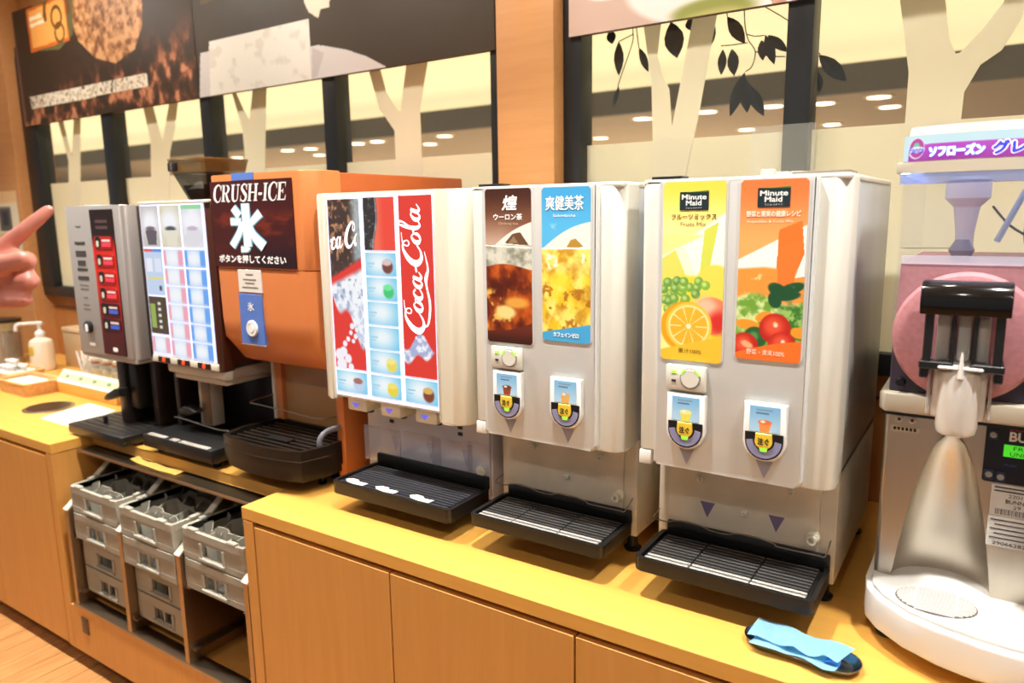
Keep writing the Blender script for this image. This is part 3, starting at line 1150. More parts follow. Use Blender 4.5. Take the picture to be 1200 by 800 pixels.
def dispenser(label, x0, left, right, d1, d2, stickers):
    t = thing('drink_dispenser', label, 'drink dispenser', (x0, 0, TOPZ))
    obj('body', box(B(), 0.012, 0.356, 0.035, 0.53, 0.26, 0.796, 0.004), M_SIDE, t)
    obj('top_cover', box(B(), 0.002, 0.359, 0.0, 0.50, 0.793, 0.803, 0.003), M_CREAM, t)
    obj('side_trim', prism(B(), rrect(0.0, 0.044, 0.0, 0.05, (0.010, 0, 0, 0)), 0.284, 0.800, 'Z', 0.002, 2), M_CREAM, t)
    obj('side_trim', prism(B(), rrect(0.302, 0.360, 0.0, 0.075, (0, 0.026, 0, 0), 8), 0.262, 0.800, 'Z', 0.003, 2), M_CREAM, t)
    obj('latch', box(B(), 0.001, 0.026, -0.002, 0.03, 0.254, 0.282, 0.002), M_WHITE, t)
    dr = obj('front_panel', prism(B(), rrect(0.036, 0.312, 0.262, 0.799, (0.006, 0.014, 0.004, 0.004)), 0.03, -0.012, 'Y', 0.006, 3), M_GREY, t)
    lo = obj('lower_body', box(B(), 0.006, 0.356, 0.095, 0.52, 0.046, 0.275, 0.003), M_BEIGE, t)
    bs = obj('backsplash', box(B(), 0.030, 0.326, 0.088, 0.096, 0.075, 0.272, 0.002), M_BEIGE, t)
    for x, z, r in ((0.098, 0.212, 0.0065), (0.274, 0.217, 0.0065), (0.188, 0.157, 0.0065)):
        k = obj('knob', lathe(B(), [(r, 0), (r, 0.008), (r * 0.6, 0.010), (r * 0.45, 0.010), (r * 0.45, 0.006), (0, 0.006)], (x, 0.088, z), 16, 'Y'), M_CREAM2, bs)
    obj('drain_knob', lathe(B(), [(0.012, 0), (0.012, 0.01), (0.009, 0.012), (0.009, 0.026), (0.005, 0.026), (0.005, 0.018), (0, 0.018)], (0.318, 0.090, 0.138), 20, 'Y'), M_CREAM2, t)
    for x in stickers:
        obj('arrow_sticker', prism(B(), [(x - 0.014, 0.163), (x + 0.016, 0.163), (x + 0.001, 0.130)], 0.0882, 0.0872, 'Y'), M_PURPLE, bs)
    feet(t, (0.03, 0.332), (0.13, 0.48), 0.05)
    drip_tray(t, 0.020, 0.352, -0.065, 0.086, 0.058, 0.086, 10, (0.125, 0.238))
    # wire cup guard
    wp = [(0.012, 0.088, 0.128), (0.012, 0.055, 0.120), (0.04, 0.052, 0.118), (0.06, 0.052, 0.124), (0.085, 0.045, 0.130), (0.115, 0.045, 0.128), (0.135, 0.052, 0.120), (0.165, 0.052, 0.120),
          (0.188, 0.047, 0.128), (0.225, 0.045, 0.130), (0.255, 0.052, 0.122), (0.262, 0.054, 0.117), (0.33, 0.055, 0.117), (0.345, 0.058, 0.118), (0.347, 0.092, 0.135)]
    obj('cup_guard', tube(B(), smooth_path(wp, 4), 0.0014, 6), M_WIRE, t)
    # grey flow pointers under the buttons
    for x in (0.102, 0.246):
        obj('flow_pointer', prism(B(), [(x - 0.015, 0.304), (x + 0.015, 0.304), (x, 0.272)], -0.0115, -0.0135, 'Y', 0.0003, 1), mat('pointer_grey', (150, 146, 158), 0.4), t)
    control_box(t, 0.062, 0.464)
    pour_button(t, 0.103, 0.411, d1, False)
    pour_button(t, 0.247, 0.412, d2, False)
    # the two tall picture stickers
    for (xa, xb, za, zb, fn) in ((0.047, 0.162, 0.472, 0.797, left), (0.187, 0.298, 0.486, 0.796, right)):
        pn = obj('picture_panel', prism(B(), rrect(xa - 0.003, xb + 0.003, za - 0.003, zb + 0.001, (0.012, 0.012, 0.002, 0.002)), -0.011, -0.0135, 'Y'), M_STICKER_EDGE, t)
        fn(pn, xa, xb, za, zb, -0.0142)
    return t


# ---- pictures
def pic(pn, xa, xb, za, zb, y, fn, r=0.008, n=270, m=None, name='printed_picture'):
    A = Art(xb - xa, zb - za, n)
    fn(A)
    A.build(name, xa, zb, y, m or M_PRINT, pn, r)


def oolong(pn, xa, xb, za, zb, y):
    def f(A):
        u, v = A.u, A.v
        A.fill(A.grad((64, 32, 22), (120, 78, 56), sst(0.0, 0.22, v)))
        diag = 0.415 - 0.20 * u - 0.03 * np.sin(u * 3)
        up = sst(0.14, 0.38, v) * (1 - sst(0.3, 1.0, u))
        A.fill((206, 180, 158), up * 0.85)
        A.fill((226, 222, 212), sst(-0.003, 0.003, v - diag))
        A.poly([(0.42, 0.345), (0.60, 0.285), (0.76, 0.275), (0.95, 0.36)], (104, 72, 48))
        A.poly([(0.5, 0.345), (0.62, 0.30), (0.72, 0.345)], (146, 120, 92))
        n = fbm(u, v, 5, 14, 21)
        A.fill(A.grad((134, 134, 116), (206, 206, 190), sst(0.3, 0.7, n)), sst(0.35, 0.365, v))
        A.fill((236, 234, 224), (np.abs(v - 0.362 - 0.012 * u) < 0.005).astype(float))
        n2 = fbm(u, v, 4, 9, 33)
        A.fill(A.grad((86, 26, 10), (196, 92, 26), sst(0.25, 0.75, n2 + 0.25 * (v - .6))), sst(0.495, 0.505, v + 0.02 * np.sin(u * 4)))
        A.fill((70, 24, 10), sst(0.52, 0.66, v) * (1 - sst(0.62, 0.70, v)) * sst(0.45, 0.6, fbm(u, v, 6, 20, 5)) * 0.7)
        A.fill((222, 178, 84), sst(0.62, 0.76, fbm(u, v, 4, 12, 45)) * sst(0.60, 0.68, v))
        A.ell(0.42, 0.795, 0.22, 0.045, (236, 208, 132), 0.3)
        A.ell(0.66, 0.73, 0.26, 0.035, (214, 156, 66), 0.4)
        A.fill(A.grad((96, 40, 26), (58, 22, 14), sst(0.9, 1, v)), sst(-0.003, 0.003, v - (0.925 - 0.07 * u + 0.02 * np.sin(u * 3.1))))
    pic(pn, xa, xb, za, zb, y, f)
    w, h = xb - xa, zb - za
    text('煌', xa + 0.38 * w, xa + 0.70 * w, zb - 0.135 * h, zb - 0.045 * h, y - 0.0006, M_TEXT_W, pn, shear=0.15, fat=0.0009)
    text('ウーロン茶', xa + 0.19 * w, xa + 0.81 * w, zb - 0.198 * h, zb - 0.158 * h, y - 0.0006, M_TEXT_W, pn, fat=0.0004)
    text('Oolong tea', xa + 0.30 * w, xa + 0.72 * w, zb - 0.232 * h, zb - 0.212 * h, y - 0.0006, mat('ink_tan', (206, 176, 150), 0.5), pn)


def sokenbi(pn, xa, xb, za, zb, y):
    def f(A):
        u, v = A.u, A.v
        A.fill(A.grad((66, 156, 208), (84, 176, 222), sst(0, .3, v)))
        A.fill((140, 200, 230), sst(0.5, 0.7, fbm(u, v, 8, 24, 3)) * sst(0.22, 0.25, v) * (1 - sst(0.29, 0.31, v)) * (u < .45))
        diag = 0.395 - 0.17 * u - 0.035 * np.sin(u * 3.0)
        A.fill((226, 222, 214), sst(-0.003, 0.003, v - diag))
        A.poly([(0.50, 0.39), (0.60, 0.335), (0.70, 0.325), (0.90, 0.39)], (176, 136, 52))
        n = fbm(u, v, 5, 13, 27)
        A.fill(A.grad((196, 148, 40), (246, 222, 112), sst(0.3, 0.68, n)), sst(0.385, 0.40, v))
        A.fill((250, 246, 230), (np.abs(v - 0.392 + 0.008 * u) < 0.006).astype(float))
        A.fill((246, 206, 32), sst(0.53, 0.57, v) * 0.6 * sst(0.35, 0.6, fbm(u, v, 4, 10, 9)))
        A.fill((166, 106, 28), sst(0.60, 0.72, fbm(u, v, 6, 16, 51)) * sst(0.6, 0.64, v) * 0.9)
        A.fill((206, 176, 96), sst(0.44, 0.54, v) * (1 - sst(0.5, 0.56, v)) * 0.3)
        A.fill((250, 240, 200), sst(0.64, 0.74, fbm(u, v, 7, 18, 77)) * sst(0.4, 0.42, v) * (1 - sst(0.5, 0.55, v)))
        A.fill((70, 162, 212), sst(-0.003, 0.003, v - (0.945 - 0.07 * u)))
    pic(pn, xa, xb, za, zb, y, f)
    w, h = xb - xa, zb - za
    text('爽健美茶', xa + 0.09 * w, xa + 0.86 * w, zb - 0.145 * h, zb - 0.055 * h, y - 0.0006, M_TEXT_W, pn, fat=0.0004)
    text('Sokenbicha', xa + 0.24 * w, xa + 0.70 * w, zb - 0.188 * h, zb - 0.170 * h, y - 0.0006, M_TEXT_W, pn)
    text('カフェインゼロ', xa + 0.24 * w, xa + 0.76 * w, zb - 0.968 * h, zb - 0.938 * h, y - 0.0006, M_TEXT_W, pn, fat=0.0004)


def minute_maid(pn, xa, w, zb, h, y, u0, u1, v0, v1):
    bd = obj('logo_badge', prism(B(), rrect(xa + u0 * w, xa + u1 * w, zb - v1 * h, zb - v0 * h, 0.001, 2), y + 0.0002, y - 0.0008, 'Y'), mat('badge_dark', (24, 44, 48), 0.4), pn.parent)
    obj('logo_stripe', prism(B(), [(xa + u0 * w, zb - v0 * h - 0.001), (xa + u1 * w, zb - v0 * h - 0.001), (xa + u1 * w, zb - v0 * h + 0.002), (xa + (u0 * .4 + u1 * .6) * w, zb - v0 * h + 0.0005)], y - 0.0006, y - 0.001, 'Y'), mat('badge_green', (70, 120, 50), 0.4), bd)
    a, b = xa + (u0 + 0.07 * (u1 - u0)) * w, xa + (u0 + 0.93 * (u1 - u0)) * w
    zz = lambda k: zb - (v0 + k * (v1 - v0)) * h
    text('Minute', a, b, zz(0.42), zz(0.14), y - 0.0012, M_TEXT_W, bd, bold=0.02)
    text('Maid', xa + (u0 + 0.22 * (u1 - u0)) * w, xa + (u0 + 0.76 * (u1 - u0)) * w, zz(0.74), zz(0.46), y - 0.0012, M_TEXT_W, bd, bold=0.02)
    text('ミニッツメイド', xa + (u0 + 0.22 * (u1 - u0)) * w, xa + (u0 + 0.78 * (u1 - u0)) * w, zz(0.92), zz(0.83), y - 0.0012, M_TEXT_W, bd)


def fruits(pn, xa, xb, za, zb, y):
    def f(A):
        u, v = A.u, A.v
        A.fill(A.grad((238, 206, 74), (250, 236, 150), sst(0.0, 0.27, v)))
        A.fill((246, 240, 226), sst(0.0, 0.02, v - (0.40 - 0.24 * u)) * (1 - sst(0.5, 0.55, v)))
        A.fill((244, 224, 140), sst(0.28, 0.3, v) * (1 - sst(-0.01, 0.01, v - (0.40 - 0.16 * u))))
        A.poly([(0.0, 0.42), (0.26, 0.36), (0.4, 0.52), (0.5, 0.56), (0.5, 0.7), (0, 0.7)], (214, 214, 96))
        A.poly([(0.20, 0.36), (0.38, 0.36), (0.55, 0.52), (0.45, 0.56)], (228, 238, 204))
        A.poly([(0.68, 0.26), (0.9, 0.22), (0.78, 0.46), (0.62, 0.5)], (206, 214, 84))
        A.fill((222, 212, 60), sst(0.50, 0.53, v) * (u > .3))
        A.circ(0.86, 0.555, 0.034, (232, 214, 84), 0.1)
        rg = random.Random(4)
        for k in range(46):
            cu, cv = rg.uniform(0.02, 0.72), rg.uniform(0.545, 0.72)
            if cv > 0.62 and cu > 0.5:
                continue
            g = rg.randint(-18, 18)
            A.circ(cu, cv, 0.0085, (116 + g, 164 + g, 66), 0.12)
            A.circ(cu - 0.02, cv - 0.006, 0.0042, (176 + g, 206 + g, 120), 0.6)
        # peach
        A.circ(0.82, 0.735, 0.034, (232, 128, 92), 0.06)
        A.circ(0.72, 0.70, 0.022, (246, 190, 156), 0.5)
        A.circ(0.94, 0.77, 0.020, (206, 48, 40), 0.6)
        # orange half
        A.circ(0.40, 0.805, 0.047, (226, 160, 30), 0.05)
        A.circ(0.46, 0.800, 0.0435, (246, 196, 66), 0.05)
        A.circ(0.46, 0.800, 0.0385, (250, 232, 176), 0.05)
        A.circ(0.46, 0.800, 0.0355, (240, 178, 48), 0.05)
        ang = np.arctan2((v - 0.80) * A.h, (u - 0.46) * A.w)
        rad = np.hypot((v - 0.80) * A.h, (u - 0.46) * A.w)
        A.fill((252, 226, 150), (rad < 0.0355) * (np.abs(((ang / (2 * math.pi) * 10) % 1) - .5) > 0.43) * 0.9)
        A.circ(0.46, 0.80, 0.005, (252, 236, 190), 0.3)
        A.fill((238, 190, 52), sst(-0.003, 0.003, v - (0.945 - 0.10 * u)))
    pic(pn, xa, xb, za, zb, y, f)
    w, h = xb - xa, zb - za
    minute_maid(pn, xa, w, zb, h, y, 0.27, 0.73, 0.055, 0.155)
    text('フルーツミックス', xa + 0.14 * w, xa + 0.86 * w, zb - 0.205 * h, zb - 0.175 * h, y - 0.0006, mat('ink_olive', (84, 62, 20), 0.5), pn, fat=0.0002)
    text('Fruits Mix', xa + 0.29 * w, xa + 0.70 * w, zb - 0.240 * h, zb - 0.219 * h, y - 0.0006, mat('ink_olive2', (128, 106, 44), 0.5), pn)
    text('果汁100%', xa + 0.30 * w, xa + 0.68 * w, zb - 0.955 * h, zb - 0.928 * h, y - 0.0006, mat('ink_olive', (84, 62, 20), 0.5), pn)


def vegetables(pn, xa, xb, za, zb, y):
    def f(A):
        u, v = A.u, A.v
        A.fill(A.grad((234, 118, 62), (246, 168, 96), sst(0.0, 0.36, v)))
        A.fill((246, 240, 230), sst(-0.003, 0.003, v - (0.435 - 0.19 * u)) * (1 - sst(0.49, 0.5, v)))
        A.poly([(0.60, 0.27), (0.93, 0.22), (0.98, 0.40), (0.80, 0.58), (0.58, 0.52)], (232, 116, 44))
        A.fill((240, 148, 62), sst(-0.01, 0.01, v - (0.475 + 0.03 * np.abs(u - .4))) * (u < 1.1))
        A.poly([(0.62, 0.36), (0.95, 0.33), (0.86, 0.5), (0.84, 0.62), (0.6, 0.58)], (232, 120, 48))
        A.poly([(0.98, 0.40), (1, 0.4), (1, 0.52), (0.86, 0.53)], (246, 240, 230))
        A.fill((252, 206, 130), sst(0.66, 0.76, fbm(u, v, 9, 26, 5)) * sst(0.50, 0.53, v) * (1 - sst(0.60, 0.63, v)) * (u < .6))
        n = fbm(u, v, 8, 22, 61)
        lt = sst(-0.02, 0.01, v - (0.655 - 0.03 * np.sin(u * 6)))
        A.fill(A.grad((112, 160, 56), (206, 222, 150), sst(0.35, 0.65, n)), lt)
        A.fill(A.grad((60, 116, 40), (150, 190, 100), sst(0.35, 0.65, fbm(u, v, 14, 36, 8))), lt * sst(0.6, 0.66, u) * sst(0.66, 0.70, v))
        for (cx, cy, rx, ry, ro) in ((0.62, 0.60, 0.16, 0.035, 0.5), (0.82, 0.59, 0.2, 0.03, -0.35), (0.58, 0.655, 0.13, 0.035, 1.2), (0.78, 0.63, 0.18, 0.025, -0.2)):
            A.ell(cx, cy, rx, ry, (30, 78, 44), 0.15, ro)
        A.fill((84, 130, 84), sst(0.62, 0.72, fbm(u, v, 10, 30, 90)) * sst(0.56, 0.58, v) * (1 - sst(0.67, 0.69, v)) * sst(0.5, 0.52, u) * 0.6)
        for (cx, cy, rx, ry, ro) in ((0.18, 0.80, 0.2, 0.028, 0.12), (0.42, 0.75, 0.13, 0.026, -0.4), (0.95, 0.83, 0.12, 0.03, 0.2)):
            A.ell(cx, cy, rx, ry, (240, 150, 44), 0.12, ro)
        A.circ(0.30, 0.875, 0.020, (42, 92, 44), 0.1)
        A.circ(0.28, 0.865, 0.008, (90, 140, 80), 0.5)
        for cx, cy, r_ in ((0.60, 0.815, 0.0265), (0.72, 0.905, 0.0235), (0.14, 0.925, 0.024)):
            A.circ(cx, cy, r_, (184, 36, 26), 0.06)
            A.circ(cx - 0.02, cy - 0.012, r_ * 0.6, (222, 84, 56), 0.6)
            A.circ(cx + 0.01, cy - 0.02, r_ * 0.14, (250, 214, 190), 0.5)
        A.ell(0.18, 0.915, 0.10, 0.018, (240, 170, 120), 0.3, 0.4)
        A.poly([(0.55, 0.79), (0.60, 0.775), (0.66, 0.79), (0.60, 0.783)], (220, 190, 80))
        A.fill((236, 112, 38), sst(-0.003, 0.003, v - (0.965 - 0.06 * u - 0.03 * np.sin(u * 2))))
    pic(pn, xa, xb, za, zb, y, f)
    w, h = xb - xa, zb - za
    minute_maid(pn, xa, w, zb, h, y, 0.26, 0.74, 0.045, 0.148)
    m = mat('ink_pale', (252, 230, 206), 0.5)
    text('野菜と果実の健康レシピ', xa + 0.10 * w, xa + 0.90 * w, zb - 0.200 * h, zb - 0.168 * h, y - 0.0006, m, pn, fat=0.0003)
    text('Vegetables & Fruits Mix', xa + 0.10 * w, xa + 0.80 * w, zb - 0.236 * h, zb - 0.218 * h, y - 0.0006, m, pn)
    text('野菜・果実100%', xa + 0.18 * w, xa + 0.76 * w, zb - 0.970 * h, zb - 0.938 * h, y - 0.0006, m, pn)


def cup(body, top):
    def f(A):
        A.poly([(0.30, 0.62), (0.72, 0.62), (0.66, 1.0), (0.36, 1.0)], body)
        A.ell(0.51, 0.62, 0.22, 0.10, top, 0.2)
        A.ell(0.44, 0.60, 0.08, 0.05, (250, 240, 226), 0.4)
    return f


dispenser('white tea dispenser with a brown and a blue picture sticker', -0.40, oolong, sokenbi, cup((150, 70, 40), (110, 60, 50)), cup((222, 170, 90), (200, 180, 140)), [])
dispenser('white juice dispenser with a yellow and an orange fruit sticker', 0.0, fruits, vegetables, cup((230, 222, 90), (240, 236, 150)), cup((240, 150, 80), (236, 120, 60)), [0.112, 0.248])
# small plates lying on the dispensers' tops
tag(obj('metal_plate', box(B(), 0.262, 0.352, 0.02, 0.10, TOPZ + 0.8035, TOPZ + 0.8085, 0.001), mat('plate_brown', (150, 140, 128), 0.35, 0.5)), 'thin grey metal plate lying on the juice dispenser beside the slush machine', 'plate')
tag(obj('metal_plate', box(B(), 0.012, 0.070, 0.012, 0.05, TOPZ + 0.8035, TOPZ + 0.809, 0.001), M_BLACK), 'short black plate on the left front corner of the juice dispenser top', 'plate')
tag(obj('metal_plate', box(B(), -0.388, -0.330, 0.012, 0.05, TOPZ + 0.8035, TOPZ + 0.809, 0.001), M_BLACK), 'short black plate on the left front corner of the tea dispenser top', 'plate')
t = thing('acrylic_stand', 'clear acrylic sheet standing on top of the juice dispenser', 'acrylic stand', (0.18, 0.32, TOPZ + 0.8035))
obj('sheet', box(B(), -0.075, 0.055, 0.0, 0.003, 0.0, 0.115, 0.0005, 1), clear_mat('acrylic_sheet', (225, 222, 205), 0.08, 0.06), t)
obj('base', box(B(), -0.075, 0.055, -0.03, 0.03, 0.0, 0.003, 0.0005, 1), clear_mat('acrylic_sheet', (225, 222, 205), 0.08, 0.06), t)
t = thing('cable_clip', 'small clear plastic clip lying beside the acrylic sheet', 'clip', (0.215, 0.16, TOPZ + 0.8035))
for dx in (-0.028, 0.0, 0.026):
    obj('block', box(B(), dx - 0.012, dx + 0.012, -0.012, 0.012, 0, 0.012 + 0.006 * (dx < 0), 0.003), clear_mat('clip_clear', (232, 230, 215), 0.55, 0.15), t)


# ---- drawn lettering: ribbons of varying width in (s,t), mapped by a function into the scene
def ribbon(bm, pts, ws, mp, n=6):
    P = smooth_path([(a, b, 0) for a, b in pts], n)
    W = smooth_path([(w, 0, 0) for w in ws], n)
    L, R = [], []
    for i, p in enumerate(P):
        d = P[min(i + 1, len(P) - 1)] - P[max(i - 1, 0)]
        d = Vector((-d.y, d.x, 0)).normalized() * (max(W[i].x, 0.01) / 2)
        L.append(bm.verts.new(mp(p.x + d.x, p.y + d.y)))
        R.append(bm.verts.new(mp(p.x - d.x, p.y - d.y)))
    for i in range(len(P) - 1):
        bm.faces.new((L[i], L[i + 1], R[i + 1], R[i]))


def script_strokes():
    S = []
    C = ([(1.62, 1.28), (1.5, 1.68), (1.05, 1.72), (0.45, 1.15), (0.22, 0.45), (0.5, -0.02), (0.95, 0.02), (1.35, 0.4)], [.05, .12, .20, .36, .40, .30, .16, .06])
    curl = ([(1.62, 1.28), (1.45, 1.12), (1.28, 1.3), (1.45, 1.75), (2.1, 1.85)], [.05, .09, .08, .08, .05])

    def o(c):
        return ([(c + .30, .62), (c + .12, .86), (c - .16, .60), (c - .24, .22), (c - .02, .0), (c + .24, .24), (c + .32, .62), (c + .5, .74)], [.08, .12, .24, .28, .14, .2, .1, .05])

    def a(c):
        return [([(c + .26, .70), (c + .05, .84), (c - .22, .52), (c - .24, .14), (c - .02, .0), (c + .22, .42), (c + .34, .80)], [.07, .12, .24, .24, .12, .09, .1]),
                ([(c + .36, .86), (c + .22, .30), (c + .34, .02), (c + .66, .28)], [.20, .24, .16, .05])]
    c3 = ([(2.78, .66), (2.6, .86), (2.30, .58), (2.24, .16), (2.5, .0), (2.9, .34)], [.16, .12, .24, .26, .14, .05])
    sh = lambda st, d: ([(x + d, y) for x, y in st[0]], st[1])
    S += [C, curl, o(1.72), c3] + a(3.2)
    S += [([(3.85, .48), (4.22, .58)], [.16, .14])]
    S += [sh(C, 4.15), sh(curl, 4.15), o(5.87)]
    S += [([(6.3, .55), (6.75, 1.35), (6.92, 1.95), (6.72, 2.0), (6.58, 1.3), (6.5, .4), (6.66, .0), (6.98, .28)], [.05, .09, .12, .10, .22, .24, .14, .05])]
    S += a(7.25)
    S += [([(.5, -.05), (.75, -.5), (1.9, -.72), (3.0, -.45), (3.5, -.42), (4.1, -.62), (5.1, -.34)], [.05, .16, .20, .16, .30, .16, .04])]
    return S


def draw_script(name, mp, m, parent):
    bm = B()
    for p, w in script_strokes():
        ribbon(bm, p, w, mp, 6)
    return obj(name, bm, m, parent, 0)


SERIF = {
    'C': (0.86, [([(.80, .72), (.68, .95), (.46, 1.0), (.20, .80), (.14, .5), (.20, .2), (.46, 0.0), (.70, .06), (.82, .30)], [.05, .06, .08, .18, .22, .18, .08, .06, .05]), ([(.81, .99), (.80, .66)], [.05, .05])]),
    'R': (0.92, [([(.22, .02), (.22, .98)], [.20, .20]), ([(.04, .03), (.42, .03)], [.06, .06]), ([(.04, .97), (.5, .97)], [.06, .06]),
                 ([(.3, .97), (.58, .95), (.72, .75), (.58, .53), (.3, .51)], [.06, .08, .20, .08, .06]), ([(.46, .52), (.62, .2), (.74, .03), (.92, .03)], [.14, .18, .14, .06])]),
    'U': (0.95, [([(.24, .98), (.24, .35), (.34, .08), (.52, .01), (.70, .12), (.75, .4), (.75, .98)], [.20, .20, .15, .07, .07, .07, .07]), ([(.05, .97), (.44, .97)], [.06, .06]), ([(.60, .97), (.92, .97)], [.06, .06])]),
    'S': (0.76, [([(.66, .74), (.55, .95), (.36, .99), (.17, .78), (.38, .55), (.62, .32), (.56, .08), (.34, .01), (.14, .12), (.10, .32)], [.04, .06, .08, .16, .20, .20, .14, .08, .06, .04]), ([(.67, .99), (.66, .68)], [.05, .05]), ([(.09, .0), (.10, .34)], [.05, .05])]),
    'H': (1.0, [([(.22, .02), (.22, .98)], [.20, .20]), ([(.80, .02), (.80, .98)], [.20, .20]), ([(.22, .5), (.8, .5)], [.07, .07])] + [([(a, b), (a + .38, b)], [.06, .06]) for a in (.03, .61) for b in (.03, .97)]),
    '-': (0.45, [([(.06, .40), (.40, .40)], [.14, .14])]),
    'I': (0.50, [([(.25, .02), (.25, .98)], [.20, .20])] + [([(.05, b), (.45, b)], [.06, .06]) for b in (.03, .97)]),
    'E': (0.86, [([(.22, .02), (.22, .98)], [.20, .20]), ([(.04, .03), (.74, .03)], [.06, .06]), ([(.04, .97), (.72, .97)], [.06, .06]), ([(.2, .51), (.52, .51)], [.06, .06]),
                 ([(.52, .38), (.52, .64)], [.05, .05]), ([(.72, .98), (.71, .72)], [.06, .03]), ([(.74, .02), (.78, .30)], [.08, .03])]),
}


def serif_text(s, x0, x1, z0, z1, y, m, parent, shear=0.22):
    tot = sum(SERIF[c][0] for c in s) + shear
    k = (x1 - x0) / tot
    bm = B()
    cur = 0
    for c in s:
        for p, w in SERIF[c][1]:
            ribbon(bm, p, w, lambda a, b, q=cur: (x0 + (q + a + shear * b) * k, y, z0 + b * (z1 - z0)), 5)
        cur += SERIF[c][0]
    return obj('lettering', bm, m, parent, 0)


M_LIT = print_mat('lit_print', emit=0.92, rough=0.3)
M_LITW = mat('lit_white', (214, 222, 255), 0.4, emit=0.75)

# ================================================================== COLA DISPENSER (lit menu front)
cx0 = -0.885
t = thing('cola_dispenser', 'cream soda dispenser with a glowing red menu front', 'drink dispenser', (cx0, 0, TOPZ))
obj('body', box(B(), 0.02, 0.455, 0.05, 0.55, 0.265, 0.793, 0.004), M_CREAM2, t)
fr = obj('front_frame', prism(B(), rrect(0.0, 0.40, 0.282, 0.803, (0.03, 0.01, 0.008, 0.012)), 0.06, 0.004, 'Y', 0.004, 2), M_CREAM2, t)
obj('side_trim', prism(B(), rrect(0.376, 0.465, -0.012, 0.085, (0.02, 0.040, 0, 0), 8), 0.262, 0.802, 'Z', 0.006, 2), M_CREAM2, t)
obj('side_trim', prism(B(), rrect(-0.004, 0.034, -0.008, 0.07, (0.022, 0.006, 0, 0), 6), 0.276, 0.802, 'Z', 0.006, 2), M_CREAM2, t)
scr = obj('lit_screen', box(B(), 0.034, 0.378, -0.001, 0.006, 0.288, 0.792, 0.001, 1), M_LITW, t)
YS = -0.0022


def lit(fn, xa, xb, za, zb, n, name='lit_picture', parent=None):
    A = Art(xb - xa, zb - za, n)
    fn(A)
    return A.build(name, xa, zb, YS, M_LIT, parent or scr)


def a_bottle(A):
    u, v = A.u, A.v
    A.fill((232, 50, 40))
    n = fbm(u, v, 12, 40, 3)
    top = 1 - sst(0.44, 0.47, v + 0.12 * u)
    A.fill(A.grad((58, 34, 26), (198, 140, 96), sst(0.50, 0.74, n + 0.2 * np.abs(u - .3))), top)
    A.fill((176, 196, 204), top * sst(0.62, 0.9, u) * 0.8)
    A.fill((70, 44, 40), top * sst(0.34, 0.4, v) * 0.7)
    ice = sst(-0.02, 0.02, v + 0.10 * u - 0.50) * (1 - sst(-0.02, 0.02, v - 0.30 * u - 0.55 - 0.05 * np.sin(u * 9)))
    A.fill(A.grad((196, 208, 232), (250, 252, 255), sst(0.3, 0.6, fbm(u, v, 8, 24, 9))), ice)
    A.fill((150, 160, 190), ice * sst(0.62, 0.72, fbm(u, v, 10, 30, 4)))
    for cu, cv, r in ((.60, .74, .008), (.74, .76, .006), (.55, .78, .006), (.70, .80, .007), (.45, .82, .007), (.62, .83, .006), (.34, .85, .008), (.28, .90, .013), (.42, .94, .012), (.15, .92, .016), (.2, .98, .018), (.5, .99, .010)):
        A.circ(cu, cv, r, (250, 246, 255), 0.15)


def a_col2(A):
    u, v = A.u, A.v
    A.fill(A.grad((246, 70, 50), (250, 110, 80), sst(0.2, 0.8, np.abs(u - .8) * 2)))
    edge = 0.42 - 0.10 * sst(0.35, 0.9, v) + 0.03 * np.sin(v * 4)
    A.fill(A.grad((30, 26, 26), (120, 116, 120), sst(0.5, 0.8, fbm(u, v, 10, 16, 4))), 1 - sst(-0.02, 0.02, u - edge))
    A.fill((200, 200, 214), (1 - sst(0.0, 0.03, np.abs(u - edge + 0.03))) * 0.8)


def a_red(A):
    u, v = A.u, A.v
    A.fill(A.grad((236, 52, 36), (250, 104, 84), sst(0.5, 1.0, np.abs(v - .2) * 1.0)))
    A.fill((228, 42, 30), sst(.3, .9, v) * .8)
    ice = sst(-0.01, 0.01, v - (0.80 + 0.05 * np.sin(u * 7 + 1))) * (1 - sst(-0.01, 0.01, v - (0.915 - 0.05 * u + 0.02 * np.sin(u * 11))))
    A.fill(A.grad((170, 180, 220), (250, 250, 255), sst(0.35, 0.6, fbm(u, v, 9, 30, 19))), ice)
    for cu, cv, r in ((.5, .79, .006), (.62, .775, .005), (.4, .775, .004)):
        A.circ(cu, cv, r, (250, 240, 250), 0.2)


def a_button(cupc=None, strong=1.0):
    def f(A):
        d = np.hypot((A.u - .45), (A.v - .45) * 0.8)
        A.fill(A.grad((244, 252, 255), (120, 204, 240), sst(0.05, 0.75, d)))
        A.rect(0.06, 0.3, 0.45, 0.50, (130, 196, 230))
        A.rect(0.06, 0.24, 0.60, 0.64, (150, 206, 234))
        if cupc:
            A.ell(0.72, 0.60, 0.17, 0.30, cupc[0], 0.2)
            A.ell(0.70, 0.42, 0.15, 0.14, cupc[1], 0.2)
    return f


